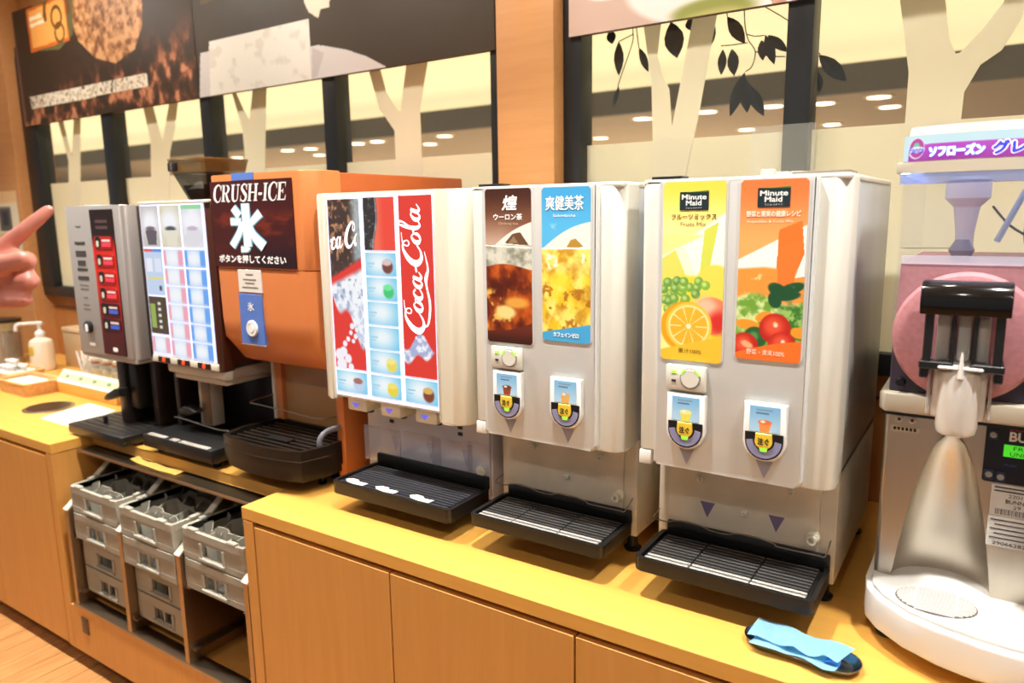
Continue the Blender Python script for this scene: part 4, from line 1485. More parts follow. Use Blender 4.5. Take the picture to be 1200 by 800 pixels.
C1, C2, C3 = (0.040, 0.148), (0.162, 0.262), (0.276, 0.376)
lit(a_bottle, C1[0], C1[1], 0.362, 0.787, 170)
lit(a_col2, C2[0], C2[1], 0.664, 0.789, 60)
rp = lit(a_red, C3[0], C3[1], 0.364, 0.791, 130)
zs = [0.658, 0.598, 0.538, 0.477, 0.417, 0.355]
cups = [((120, 60, 50), (226, 200, 196)), ((60, 206, 120), (120, 236, 160)), None, None, ((240, 222, 90), (250, 236, 140)), ((240, 216, 60), (250, 230, 110))]
for z, c in zip(zs, cups):
    lit(a_button(c), C2[0], C2[1], z - 0.055, z, 36, 'menu_button')
lit(a_button(((196, 214, 240), (170, 110, 100))), C1[0], C1[1], 0.300, 0.355, 36, 'menu_button')
lit(a_button(((130, 60, 40), (226, 180, 90))), C3[0], C3[1], 0.300, 0.358, 36, 'menu_button')
M_LITINK = mat('lit_ink_white', (252, 240, 244), 0.4, emit=0.9)
kz = (0.770 - 0.468) / 7.9
draw_script('script_logo', lambda s, q: (C3[1] - 0.036 - q * 0.031, YS - 0.0008, 0.468 + s * kz), M_LITINK, rp)
bm = B()
for p, w in script_strokes()[2:13]:
    pp = [(a, b) for a, b in p if 2.0 <= a <= 6.1]
    if len(pp) > 2:
        ribbon(bm, pp, w[:len(pp)], lambda s, q: (C1[0] + 0.004 + (s - 2.0) * 0.0235, YS - 0.0008, 0.664 + q * 0.032 + (s - 2) * 0.003), 5)
obj('script_logo', bm, M_LITINK, scr, 0)
# nozzles and splash area
for xc in (0.096, 0.212, 0.328):
    nz = obj('nozzle_block', box(B(), xc - 0.038, xc + 0.030, 0.012, 0.10, 0.246, 0.285, 0.006), M_CREAM2, t)
    obj('lit_arrow', prism(B(), [(xc - 0.020, 0.268), (xc + 0.006, 0.268), (xc - 0.007, 0.256)], 0.0120, 0.0108, 'Y'), M_BLUELED, nz)
    obj('spout', lathe(B(), [(0.010, 0.235), (0.010, 0.25)], (xc, 0.055, 0), 14), M_BLACK, nz)
obj('lower_body', box(B(), 0.035, 0.455, 0.105, 0.52, 0.045, 0.27, 0.003), mat('lilac_white', (206, 200, 206), 0.4), t)
bs = obj('backsplash', box(B(), 0.045, 0.450, 0.098, 0.106, 0.06, 0.262, 0.001), mat('lilac_white', (206, 200, 206), 0.4), t)
for x in (0.142, 0.262, 0.378):
    obj('arrow_sticker', prism(B(), [(x - 0.013, 0.165), (x + 0.015, 0.165), (x + 0.001, 0.118)], 0.0982, 0.0972, 'Y'), mat('violet_sticker', (118, 112, 176), 0.5), bs)
for x in (0.132, 0.362):
    for z in (0.205, 0.222):
        obj('switch', box(B(), x - 0.007, x + 0.007, 0.095, 0.099, z - 0.005, z + 0.004, 0.001, 1), M_BLACK, bs)
for xa, xb, zt in ((0.030, 0.16, 0.182), (0.165, 0.30, 0.186), (0.27, 0.40, 0.183), (0.385, 0.448, 0.190)):
    obj('clear_flap', box(B(), xa, xb, 0.0945, 0.0953, 0.085, zt, 0.0002, 1), clear_mat('clear_flap', (226, 224, 236), 0.30, 0.12, 0.15), t)
obj('drain_knob', lathe(B(), [(0.013, 0), (0.013, 0.006), (0.006, 0.008), (0.006, 0.012), (0, 0.012)], (0.425, 0.098, 0.120), 20, 'Y'), M_CREAM2, t)
feet(t, (0.06, 0.43), (0.14, 0.48), 0.05)
tr = drip_tray(t, 0.068, 0.452, -0.068, 0.098, 0.046, 0.080, 11, (), 0.030, slat_m=mat('grille_slate', (46, 46, 52), 0.3))
for i, x in enumerate((0.098, 0.200, 0.312)):
    pts = [(x, 0.002), (x + 0.014, 0.013), (x + 0.034, 0.012), (x + 0.044, 0.004), (x + 0.072, 0.006), (x + 0.070, -0.012), (x + 0.040, -0.014), (x + 0.012, -0.010)]
    b_ = B()
    prism(b_, [(a, q - 0.045) for a, q in pts], 0.0800, 0.0812, 'Z')
    o = obj('cup_marker', b_, mat('marker_white', (236, 232, 216), 0.5), t)

# ================================================================== CRUSHED ICE DISPENSER
ix0 = -1.325
M_ORANGE = mat('orange_plastic', (208, 124, 68), 0.4)
M_ORANGE_SHADE = mat('orange_shaded', (182, 92, 42), 0.45)  # same orange, darkened for the shading on the sides
t = thing('ice_dispenser', 'orange crushed-ice dispenser with a dark red ICE sign', 'ice dispenser', (ix0, 0, TOPZ))
obj('body', box(B(), 0.02, 0.418, 0.06, 0.64, 0.335, 0.860, 0.004), M_ORANGE_SHADE, t)
bm = B()
prism(bm, rrect(0.0, 0.424, 0.0, 0.10, (0.022, 0.05, 0, 0), 6), 0.606, 0.864, 'Z', 0.004, 2)
up = obj('upper_cover', bm, M_ORANGE, t)
# lower cover with the chin that slopes back underneath
bm = B()
out = rrect(0.0, 0.424, 0.0, 0.10, (0.022, 0.05, 0, 0), 6)
lv = []
for z, dy, sx in ((0.604, 0.0, 0.0), (0.46, 0.002, 0.0), (0.405, 0.006, 0.004), (0.335, 0.055, 0.030), (0.325, 0.075, 0.045)):
    lv.append([bm.verts.new((min(max(x, sx), 0.424 - sx), min(y + dy, 0.16), z)) for x, y in out])
for a, b in zip(lv[:-1], lv[1:]):
    for i in range(len(out)):
        j = (i + 1) % len(out)
        bm.faces.new((a[i], a[j], b[j], b[i]))
bm.faces.new(lv[0])
bm.faces.new(lv[-1][::-1])
lw = obj('lower_cover', bm, M_ORANGE, t)
sg = obj('ice_sign', box(B(), 0.010, 0.352, -0.003, 0.001, 0.610, 0.846, 0.0005, 1), mat('sign_maroon', (64, 18, 14), 0.3), t)
A = Art(0.342, 0.236, 110)
A.fill((62, 16, 14))
n_ = fbm(A.u, A.v, 5, 10, 12)
A.fill((104, 34, 18), sst(0.45, 0.7, n_) * (1 - sst(0.55, 0.9, A.v)) * sst(0.3, 0.45, A.v))
A.fill((30, 10, 24), sst(0.5, 0.95, A.v) * sst(0.3, .7, A.u) * 0.8)
A.build('printed_picture', 0.010, 0.846, -0.0036, M_PRINT, sg)
serif_text('CRUSH-ICE', 0.020, 0.340, 0.790, 0.836, -0.0046, M_TEXT_W, sg)
CY = mat('ink_cyan', (120, 196, 224), 0.5)
ice_s = [([(.50, 1.0), (.50, .10)], [.20, .20]), ([(.50, .10), (.46, .04), (.30, .04)], [.14, .10, .12]), ([(.16, .92), (.32, .74)], [.15, .17]), ([(.06, .62), (.36, .62)], [.14, .14]),
         ([(.38, .62), (.30, .40), (.06, .10)], [.12, .14, .16]), ([(.90, .80), (.62, .58)], [.17, .13]), ([(.58, .62), (.66, .36), (.94, .10)], [.10, .17, .22])]
for g, y_, m_ in ((0.05, -0.0042, CY), (0.0, -0.0050, M_TEXT_W)):
    bm = B()
    for k, (p, w) in enumerate(ice_s):
        yy = y_ - 0.0001 * k
        ribbon(bm, p, [q + g for q in w], lambda a, b, yy=yy: (0.084 + a * 0.155, yy, 0.654 + b * 0.130), 5)
    obj('lettering', bm, m_, sg, 0)
text('ボタンを押してください', 0.030, 0.314, 0.622, 0.643, -0.0046, M_TEXT_W, sg, fat=0.0009)
bl = obj('blue_label', box(B(), 0.108, 0.200, -0.0025, 0.002, 0.846, 0.866, 0.0005, 1), mat('label_blue', (84, 116, 186), 0.4), t)
wl = obj('white_label', box(B(), 0.104, 0.204, -0.0025, 0.002, 0.540, 0.603, 0.0005, 1), mat('label_white', (214, 208, 198), 0.5), t)
for z, w in ((0.590, 0.016), (0.576, 0.028), (0.566, 0.020), (0.554, 0.034)):
    obj('print_line', box(B(), 0.154 - w, 0.154 + w, -0.0031, -0.0026, z - 0.002, z + 0.0015), mat('ink_grey', (120, 112, 104), 0.5), wl)
b2 = obj('blue_label', box(B(), 0.100, 0.200, -0.0025, 0.008, 0.392, 0.535, 0.0005, 1), mat('label_blue', (84, 116, 186), 0.4), t)
text('氷', 0.138, 0.164, 0.488, 0.512, -0.0032, M_TEXT_W, b2, fat=0.0005)
obj('label_rim', box(B(), 0.098, 0.202, -0.002, 0.0, 0.390, 0.3925), M_TEXT_W, b2)
obj('push_button', lathe(B(), [(0.023, 0), (0.023, 0.004), (0.021, 0.006), (0.015, 0.006), (0.015, 0.0045), (0.012, 0.0045), (0.011, 0.007), (0, 0.007)], (0.152, -0.0025, 0.438), 26, 'Y'), M_WHITE, b2)
# lower recess
obj('lower_body', box(B(), 0.045, 0.415, 0.17, 0.62, 0.0, 0.34, 0.003), M_ORANGE_SHADE, t)
obj('recess_panel', box(B(), 0.08, 0.385, 0.155, 0.169, 0.05, 0.338, 0.001), mat('recess_tan', (180, 134, 88), 0.25), t)
obj('side_post', box(B(), 0.052, 0.080, 0.140, 0.17, 0.0, 0.338, 0.002), M_ORANGE, t)
obj('side_post', box(B(), 0.040, 0.0515, 0.135, 0.17, 0.0, 0.338, 0.002), M_CREAM2, t)
obj('side_post', box(B(), 0.385, 0.415, 0.075, 0.17, 0.0, 0.338, 0.002), M_ORANGE, t)
# deep curved ice tray
M_TRAYB = mat('tray_brownblack', (30, 23, 17), 0.28)
bm = B()
fo = [(0.045, 0.15), (0.030, 0.02), (0.050, -0.055)] + [(0.05 + 0.33 * k / 8, -0.060 - 0.022 * math.sin(math.pi * k / 8)) for k in range(1, 8)] + [(0.382, -0.055), (0.402, 0.02), (0.398, 0.15)]
cx_, cy_ = 0.215, 0.05
inn = [(cx_ + (a - cx_) * 0.94, cy_ + (b - cy_) * 0.90) for a, b in fo]
ring(bm, fo, inn, 0.062, 0.128, 'Z')
bot = [(cx_ + (a - cx_) * 0.97, cy_ + (b - cy_) * 0.95) for a, b in fo]
prism(bm, bot, 0.040, 0.100, 'Z')
tr = obj('ice_tray', bm, M_TRAYB, t)
for k in range(9):
    y = -0.055 + 0.022 * k
    obj('slat', box(B(), 0.058, 0.372, y - 0.004, y + 0.004, 0.112, 0.120, 0.001, 1), M_TRAYB, tr)
obj('drain_mark', box(B(), 0.17, 0.26, 0.0, 0.03, 0.120, 0.123, 0.001), M_BLACK, tr)
obj('tray_lip', tube(B(), [(a * 1.0, b, 0.100) for a, b in fo[1:-1]], 0.0022, 6), M_TRAYB, tr)
obj('drain_pipe', tube(B(), smooth_path([(0.372, 0.02, 0.118), (0.376, 0.02, 0.145), (0.386, 0.04, 0.163), (0.394, 0.07, 0.166), (0.396, 0.078, 0.166)], 5), 0.008, 10), mat('pipe_grey', (116, 114, 120), 0.4), t)
obj('wire_guard', tube(B(), smooth_path([(0.045, 0.14, 0.205), (0.045, 0.05, 0.200), (0.09, 0.045, 0.198), (0.20, 0.045, 0.195), (0.35, 0.05, 0.190), (0.37, 0.15, 0.190)], 4), 0.0018, 6), M_WIRE, t)
feet(t, (0.10, 0.34), (0.05, 0.10), 0.042, 0.012)

# ================================================================== COFFEE MACHINE WITH LIT MENU
mx0 = -1.700
M_BROWN = mat('dark_brown_case', (64, 28, 16), 0.35)
t = thing('coffee_machine', 'dark brown coffee machine with a glowing white menu of cups', 'coffee machine', (mx0, 0, TOPZ))
obj('body', box(B(), 0.0, 0.375, 0.03, 0.50, 0.30, 0.795, 0.012), M_BROWN, t)
obj('front_frame', prism(B(), rrect(0.0, 0.375, 0.292, 0.796, 0.010), 0.04, 0.002, 'Y', 0.003, 2), M_BROWN, t)
scr = obj('lit_screen', box(B(), 0.016, 0.342, -0.003, 0.003, 0.318, 0.790, 0.001, 1), M_LITW, t)
obj('top_strip', box(B(), 0.010, 0.370, -0.004, 0.04, 0.790, 0.799, 0.002), M_CREAM2, t)
YS = -0.0038


def a_cup(bg, mid, base, cap=None):
    def f(A):
        A.fill(bg)
        A.noise(4, 6, 14, int(bg[0]))
        A.ell(0.5, 0.42, 0.42, 0.30, (250, 250, 255), 0.6)
        A.ell(0.5, 0.56, 0.26, 0.06, mid, 0.4)
        A.poly([(0.2, 0.6), (0.85, 0.6), (0.78, 0.95), (0.3, 0.95)], base)
        if cap:
            A.rect(0, 1, 0.0, 0.10, cap)
    return f


def a_tile(side):
    def f(A):
        d = np.hypot((A.u - .45), (A.v - .5) * 0.8)
        A.fill(A.grad((246, 250, 255), (196, 214, 244) if side[2] < side[0] else (140, 186, 250), sst(0.1, 0.8, d)))
        A.rect(0.74, 1.0, 0.06, 0.94, side)
        A.rect(0.0, 0.14, 0.06, 0.94, side)
    return f


K1, K2, K3 = (0.020, 0.116), (0.124, 0.226), (0.234, 0.336)
rows = [0.655, 0.598, 0.542, 0.486, 0.430, 0.374]
lit(a_cup((206, 200, 196), (120, 96, 110), (96, 84, 92)), *K1, 0.662, 0.786, 50)
lit(a_cup((222, 214, 190), (70, 74, 80), (232, 226, 206)), *K2, 0.662, 0.786, 50)
lit(a_cup((228, 228, 236), (200, 180, 206), (226, 224, 230), (150, 220, 160)), *K3, 0.662, 0.786, 50)
for i, z in enumerate(rows):
    lit(a_tile((244, 168, 184)), *K2, z - 0.052, z, 20, 'menu_button')
    lit(a_tile((104, 168, 246)), *K3, z - 0.052, z, 20, 'menu_button')


def a_info(A):
    A.fill((196, 214, 240))
    A.rect(0, 0.5, 0, 0.06, (230, 80, 70))
    A.rect(0.5, 1, 0, 0.06, (70, 140, 236))
    A.rect(0.08, 0.42, 0.2, 0.5, (240, 240, 250))
    A.rect(0.55, 0.92, 0.2, 0.5, (224, 232, 250))
    A.rect(0.05, 0.95, 0.62, 0.66, (240, 220, 110))
    A.rect(0.7, 0.84, 0.8, 0.9, (60, 60, 80))


def a_brownpic(A):
    A.fill((74, 56, 30))
    A.rect(0.06, 0.34, 0.2, 0.85, (150, 176, 80))
    for k in range(5):
        A.rect(0.5, 0.66, 0.14 + 0.16 * k, 0.22 + 0.16 * k, (226, 226, 220))


lit(a_info, *K1, 0.512, 0.655, 44)
lit(a_brownpic, *K1, 0.388, 0.506, 40)
lit(a_tile((244, 168, 184)), *K1, 0.326, 0.380, 20, 'menu_button')
st = obj('button_strip', box(B(), 0.010, 0.350, -0.004, 0.02, 0.294, 0.316, 0.002), M_CREAM2, t)
for xc in (0.075, 0.180, 0.285):
    w_ = obj('red_display', box(B(), xc - 0.032, xc + 0.032, -0.006, -0.003, 0.296, 0.314, 0.001, 1), mat('display_black', (40, 14, 10), 0.3), st)
    obj('red_led', lathe(B(), [(0.008, 0), (0.006, 0.002), (0, 0.002)], (xc, -0.006, 0.305), 12, 'Y'), mat('red_led', (236, 64, 24), 0.4, emit=0.9), st)
obj('spout_housing', box(B(), 0.07, 0.37, 0.005, 0.45, 0.262, 0.300, 0.010), mat('housing_grey', (176, 166, 150), 0.4), t)
obj('spout_housing', box(B(), 0.10, 0.36, 0.012, 0.20, 0.247, 0.266, 0.004), mat('housing_grey', (176, 166, 150), 0.4), t)
obj('spout_column', box(B(), 0.150, 0.215, 0.055, 0.10, 0.090, 0.250, 0.004), mat('housing_grey', (176, 166, 150), 0.4), t)
obj('spout_face', box(B(), 0.168, 0.213, 0.052, 0.056, 0.095, 0.245, 0.002), mat('spout_brown', (128, 100, 76), 0.3, 0.5), t)
obj('lever', prism(B(), [(0.085, 0.135), (0.11, 0.150), (0.155, 0.148), (0.175, 0.138), (0.155, 0.128), (0.10, 0.122)], 0.02, 0.055, 'Y', 0.003), M_BLACK, t)
obj('lower_body', box(B(), 0.01, 0.37, 0.20, 0.48, 0.0, 0.27, 0.003), mat('case_black', (30, 18, 14), 0.35), t)
obj('side_wall', box(B(), 0.012, 0.035, 0.06, 0.205, 0.03, 0.27, 0.003), mat('case_black', (30, 18, 14), 0.35), t)
tr = obj('drip_tray', box(B(), 0.0, 0.365, -0.060, 0.20, 0.022, 0.066, 0.006), M_BLACK, t)
for k in range(26):
    if k in (8, 9, 13):
        continue
    x = 0.030 + 0.0122 * k
    obj('slot', box(B(), x - 0.0024, x + 0.0024, -0.058, -0.040, 0.0655, 0.0672), mat('slot_pale', (220, 214, 200), 0.5), tr)
obj('wire_guard', tube(B(), smooth_path([(0.06, 0.13, 0.10), (0.06, 0.03, 0.105), (0.09, 0.02, 0.110), (0.28, 0.02, 0.100), (0.345, 0.02, 0.102), (0.350, 0.02, 0.066)], 4), 0.0022, 6), M_WIRE, t)
feet(t, (0.04, 0.33), (-0.02, 0.15), 0.024, 0.012)
# bean hopper on top of it
hp = thing('bean_hopper', 'smoky transparent bean hopper with a lid on the brown coffee machine', 'hopper', (-1.555, 0.165, TOPZ + 0.799))
M_SMOKE = clear_mat('smoky_plastic', (40, 34, 26), 0.62, 0.10, 0.08)
M_AMBER = clear_mat('amber_plastic', (140, 108, 50), 0.55, 0.12, 0.08)


def frustum(bm, x0, x1, y0, y1, z0, X0, X1, Y0, Y1, Z1):
    a = [bm.verts.new(p) for p in ((x0, y0, z0), (x1, y0, z0), (x1, y1, z0), (x0, y1, z0))]
    b = [bm.verts.new(p) for p in ((X0, Y0, Z1), (X1, Y0, Z1), (X1, Y1, Z1), (X0, Y1, Z1))]
    for i in range(4):
        bm.faces.new((a[i], a[(i + 1) % 4], b[(i + 1) % 4], b[i]))
    return bm


bm = frustum(B(), -0.040, 0.040, -0.050, 0.050, 0.0, -0.076, 0.076, -0.078, 0.078, 0.088)
bmesh.ops.solidify(bm, geom=bm.faces[:], thickness=0.003)
obj('funnel', bm, M_SMOKE, hp)
bm = frustum(B(), -0.076, 0.076, -0.078, 0.078, 0.089, -0.084, 0.084, -0.086, 0.086, 0.126)
bmesh.ops.solidify(bm, geom=bm.faces[:], thickness=0.003)
obj('collar', bm, M_AMBER, hp)
obj('lid', prism(B(), rrect(-0.088, 0.088, -0.090, 0.090, 0.012), 0.1265, 0.131, 'Z'), M_AMBER, hp)
obj('latch', box(B(), -0.078, -0.036, -0.094, -0.084, 0.092, 0.120, 0.004), M_BLACK, hp)
obj('latch_pin', box(B(), -0.060, -0.050, -0.097, -0.092, 0.094, 0.118, 0.002), M_STEEL, hp)
obj('beans', frustum(B(), -0.036, 0.036, -0.046, 0.046, 0.002, -0.055, 0.055, -0.060, 0.060, 0.05), mat('beans_dark', (28, 20, 14), 0.6), hp)

# ================================================================== SILVER COFFEE MACHINE
sx0 = -2.165
M_SILVER = mat('silver_case', (178, 172, 166), 0.38, 0.35)
t = thing('coffee_machine', 'silver coffee machine with a red and black button column', 'coffee machine', (sx0, 0, TOPZ))
obj('body', box(B(), 0.012, 0.365, 0.04, 0.50, 0.285, 0.790, 0.004), mat('side_charcoal', (74, 70, 66), 0.4, 0.3), t)
obj('front_panel', prism(B(), rrect(0.0, 0.372, 0.0, 0.05, (0.02, 0.02, 0, 0), 5), 0.283, 0.793, 'Z', 0.002, 1), M_SILVER, t)
obj('chin', box(B(), 0.02, 0.365, 0.002, 0.42, 0.268, 0.286, 0.006), M_SILVER, t)
obj('top_panel', box(B(), 0.03, 0.14, 0.06, 0.12, 0.7905, 0.797, 0.002), mat('pale_cyan', (190, 214, 214), 0.4), t)
pn = obj('button_panel', box(B(), 0.180, 0.318, -0.003, 0.002, 0.292, 0.780, 0.0005, 1), M_BLACK, t)
A = Art(0.138, 0.488, 110)
A.fill((30, 10, 10))
A.fill(A.grad((206, 34, 16), (70, 10, 12), sst(0.45, 0.95, A.v)), sst(0.16, 0.27, A.v))
A.build('printed_picture', 0.180, 0.780, -0.0037, M_PRINT, pn)
for z in (0.742, 0.722):
    obj('print_line', box(B(), 0.212, 0.286, -0.0045, -0.0038, z - 0.006, z + 0.004), mat('ink_dim', (84, 62, 60), 0.5), pn)
for i, z in enumerate((0.672, 0.613, 0.556, 0.501, 0.449, 0.397)):
    bt = obj('drink_button', prism(B(), rrect(0.196, 0.304, z - 0.020, z + 0.020, 0.006), -0.0038, -0.0060, 'Y', 0.0006, 1), mat('button_dark', (66, 12, 10), 0.4) if i > 3 else mat('button_red', (176, 30, 18), 0.4), pn)
    obj('cup_icon', prism(B(), rrect(0.204, 0.236, z - 0.018, z + 0.019, 0.010), -0.006, -0.0068, 'Y'), M_BLACK, bt)
    obj('cup_glint', prism(B(), rrect(0.210, 0.226, z - 0.015, z + 0.006, 0.006), -0.0068, -0.0073, 'Y'), mat('cup_pale', (206, 198, 176), 0.4), bt)
    obj('name_plate', prism(B(), rrect(0.244, 0.298, z - 0.014, z - 0.001, 0.003), -0.006, -0.0068, 'Y'), mat('tag_blue', (70, 96, 206), 0.4) if i > 3 else mat('tag_pink', (236, 66, 84), 0.4), bt)
    obj('name_line', box(B(), 0.246, 0.296, -0.0068, -0.006, z + 0.003, z + 0.010), mat('tag_text', (226, 206, 204), 0.4), bt)
obj('brand_mark', prism(B(), rrect(0.240, 0.268, 0.304, 0.318, 0.004), -0.0038, -0.0044, 'Y'), M_TEXT_W, pn)
for z, h_, w_ in ((0.668, 0.005, 0.034), (0.632, 0.010, 0.034), (0.600, 0.009, 0.026), (0.578, 0.005, 0.034), (0.548, 0.007, 0.036)):
    obj('printed_note', box(B(), 0.090 - w_, 0.090 + w_, -0.0009, 0.0002, z - h_, z + h_), mat('ink_silver_dark', (66, 60, 56), 0.5), t)
for z, w_ in ((0.524, 0.03), (0.510, 0.026), (0.480, 0.012), (0.455, 0.02), (0.440, 0.022), (0.725, 0.018)):
    obj('printed_note', box(B(), 0.090 - w_, 0.090 + w_, -0.0009, 0.0002, z - 0.0025, z + 0.0025), mat('ink_silver_mid', (124, 116, 110), 0.5), t)
kn = obj('dial', lathe(B(), [(0.022, 0), (0.022, 0.010), (0.019, 0.013), (0, 0.013)], (0.096, 0.0, 0.378), 22, 'Y'), M_BLACK, t)
obj('dial_face', prism(B(), rrect(0.088, 0.106, 0.362, 0.390, 0.008), -0.0131, -0.0142, 'Y'), M_TEXT_W, kn)
obj('small_label', box(B(), 0.082, 0.118, -0.0009, 0.0002, 0.312, 0.322), M_TEXT_W, t)
obj('lower_body', box(B(), 0.08, 0.365, 0.16, 0.48, 0.0, 0.272, 0.003), mat('case_smoky', (60, 38, 20), 0.25), t)
obj('side_wall', box(B(), 0.20, 0.245, 0.02, 0.17, 0.03, 0.27, 0.004), mat('case_black', (30, 18, 14), 0.35), t)
obj('side_wall', box(B(), 0.335, 0.368, 0.06, 0.17, 0.03, 0.27, 0.004), mat('case_black', (30, 18, 14), 0.35), t)
obj('spout', box(B(), 0.250, 0.300, 0.03, 0.14, 0.10, 0.268, 0.006), M_BLACK, t)
obj('lever', prism(B(), [(0.150, 0.132), (0.175, 0.150), (0.225, 0.172), (0.255, 0.175), (0.255, 0.150), (0.20, 0.138), (0.175, 0.125), (0.155, 0.124)], -0.01, 0.03, 'Y', 0.003), M_BLACK, t)
tr = obj('drip_tray', box(B(), 0.035, 0.385, -0.085, 0.16, 0.008, 0.042, 0.005), M_BLACK, t)
for k in range(8):
    obj('slat', box(B(), 0.06, 0.36, -0.065 + 0.026 * k, -0.055 + 0.026 * k, 0.0415, 0.0435, 0.0006, 1), M_DARK, tr)
obj('tray_peg', box(B(), 0.150, 0.162, -0.02, -0.008, 0.042, 0.068, 0.002), M_BLACK, t)


# ================================================================== SLUSH MACHINE
SX = 0.525
M_SLUSH = mat('pink_slush', (178, 120, 124), 0.45, noise=0.10, nscale=120, bump=0.25)
M_TANK = clear_mat('tank_clear', (210, 214, 232), 0.02, 0.05, 0.03)
M_BRUSHED = mat('brushed_steel', (206, 198, 184), 0.34, 1.0, noise=0.06, nscale=30, stretch=(1, 1, 0.05))
M_OFFWHITE = mat('offwhite_plastic', (216, 212, 204), 0.3)
M_LIDC = mat('lid_cream', (186, 176, 156), 0.5)
M_BLUEGLOW = mat('lid_led', (222, 230, 255), 0.4, emit=0.8)
t = thing('slush_machine', 'steel slush machine with a clear tank of pink grape slush', 'slush machine', (SX, 0, TOPZ))
XR_ = 0.325      # right end of the body (second tank beyond the picture)
PITCHX = 0.22

# white base with a bowed front
front = [(-0.113, 0.56), (-0.113, 0.075), (-0.106, 0.035), (-0.085, 0.000), (-0.040, -0.040), (0.010, -0.062), (0.060, -0.075), (0.110, -0.080), (0.160, -0.075), (0.210, -0.062), (0.260, -0.040), (0.305, 0.0), (0.326, 0.035), (0.333, 0.075), (0.333, 0.56)]
bm = B()
prism(bm, front, 0.034, 0.090, 'Z', 0.004, 2)
bs_ = obj('base', bm, M_OFFWHITE, t)
sh = [(0.11 + (x - 0.11) * 0.955, 0.56 if y > 0.5 else 0.09 + (y - 0.09) * 0.90) for x, y in front]
obj('base_rim', prism(B(), sh, 0.088, 0.097, 'Z', 0.003, 2), M_OFFWHITE, t)
for cx in (0.0, PITCHX):
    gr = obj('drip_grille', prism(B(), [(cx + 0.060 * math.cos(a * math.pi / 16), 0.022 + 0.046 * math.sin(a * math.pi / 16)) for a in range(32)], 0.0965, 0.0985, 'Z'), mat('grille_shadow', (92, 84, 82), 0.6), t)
    for k in range(13):
        y = -0.018 + 0.0068 * k
        hw = 0.058 * math.sqrt(max(0.02, 1 - ((y - 0.022) / 0.046) ** 2))
        obj('slat', box(B(), cx - hw, cx + hw, y - 0.0015, y + 0.0015, 0.0983, 0.1003, 0.0005, 1), M_OFFWHITE, gr)
    for dx in (-0.030, 0.030):
        obj('slat_bar', box(B(), cx + dx - 0.0016, cx + dx + 0.0016, -0.014, 0.058, 0.0985, 0.1008), M_OFFWHITE, gr)
feet(t, (-0.07, 0.29), (0.06, 0.5), 0.036, 0.02)

# steel body: front plate with two arched hollows for the cups
FYB = 0.088


def arch(cx, n=18):
    out = []
    for k in range(n + 1):
        s = -1 + 2 * k / n
        out.append((cx + 0.075 * math.copysign(abs(s) ** 0.80, s), 0.372 - 0.275 * abs(s) ** 1.75))
    return out


pts = [(-0.094, 0.097)] + arch(0.0) + arch(PITCHX) + [(XR_, 0.097), (XR_, 0.425), (-0.094, 0.425)]
obj('front_plate', prism(B(), pts, FYB, FYB + 0.004, 'Y'), M_BRUSHED, t)
for cx in (0.0, PITCHX):
    bm = B()
    n, rows = 18, []
    for lev in range(15):
        f = (lev / 14)
        z = 0.372 - 0.275 * f
        hw = 0.075 * (f ** (1 / 1.75)) ** 0.80 if f > 0 else 0.0008
        rows.append([bm.verts.new((cx - hw * math.cos(math.pi * k / n), FYB + 0.003 + (0.65 * hw + 0.018 * f) * math.sin(math.pi * k / n), z)) for k in range(n + 1)])
    for a, b in zip(rows[:-1], rows[1:]):
        for k in range(n):
            bm.faces.new((a[k], a[k + 1], b[k + 1], b[k]))
    obj('cup_hollow', bm, M_BRUSHED, t, 60)
for xa in (-0.103, XR_ - 0.005):
    obj('side_plate', box(B(), xa, xa + 0.005, FYB + 0.0095, 0.53, 0.097, 0.425), M_BRUSHED, t)
obj('back_plate', box(B(), -0.103, XR_, 0.535, 0.54, 0.097, 0.425), M_BRUSHED, t)
obj('corner_edge', lathe(B(), [(0.0094, 0.0975), (0.0094, 0.4245)], (-0.0936, FYB + 0.0097, 0), 20), M_BRUSHED, t)
# collar
obj('collar', prism(B(), [(-0.110, 0.55), (-0.110, 0.060), (-0.100, 0.040), (0.32, 0.040), (0.332, 0.060), (0.332, 0.55)], 0.408, 0.440, 'Z', 0.004, 2), M_LIDC, t)
obj('collar_gasket', box(B(), -0.104, 0.325, 0.047, 0.53, 0.402, 0.409), M_BLACK, t)
# indicator lamps and small label on the steel
for dx in (-0.080, -0.060):
    l_ = obj('lamp_ring', lathe(B(), [(0.006, 0), (0.006, 0.003), (0.0035, 0.004), (0, 0.004)], (dx, FYB, 0.386), 16, 'Y'), M_OFFWHITE, t)
    obj('lamp_red', lathe(B(), [(0.003, 0), (0.002, 0.0015), (0, 0.0015)], (dx, FYB - 0.004, 0.386), 10, 'Y'), mat('lamp_red', (150, 24, 20), 0.3), l_)
pl = obj('small_label', box(B(), -0.092, -0.048, FYB - 0.0008, FYB, 0.364, 0.374), mat('label_cream', (216, 204, 180), 0.5), t)
for k in range(6):
    obj('print_mark', box(B(), -0.088 + 0.0062 * k, -0.084 + 0.0062 * k, FYB - 0.0013, FYB - 0.0007, 0.366, 0.3715), M_TEXT_D, pl)

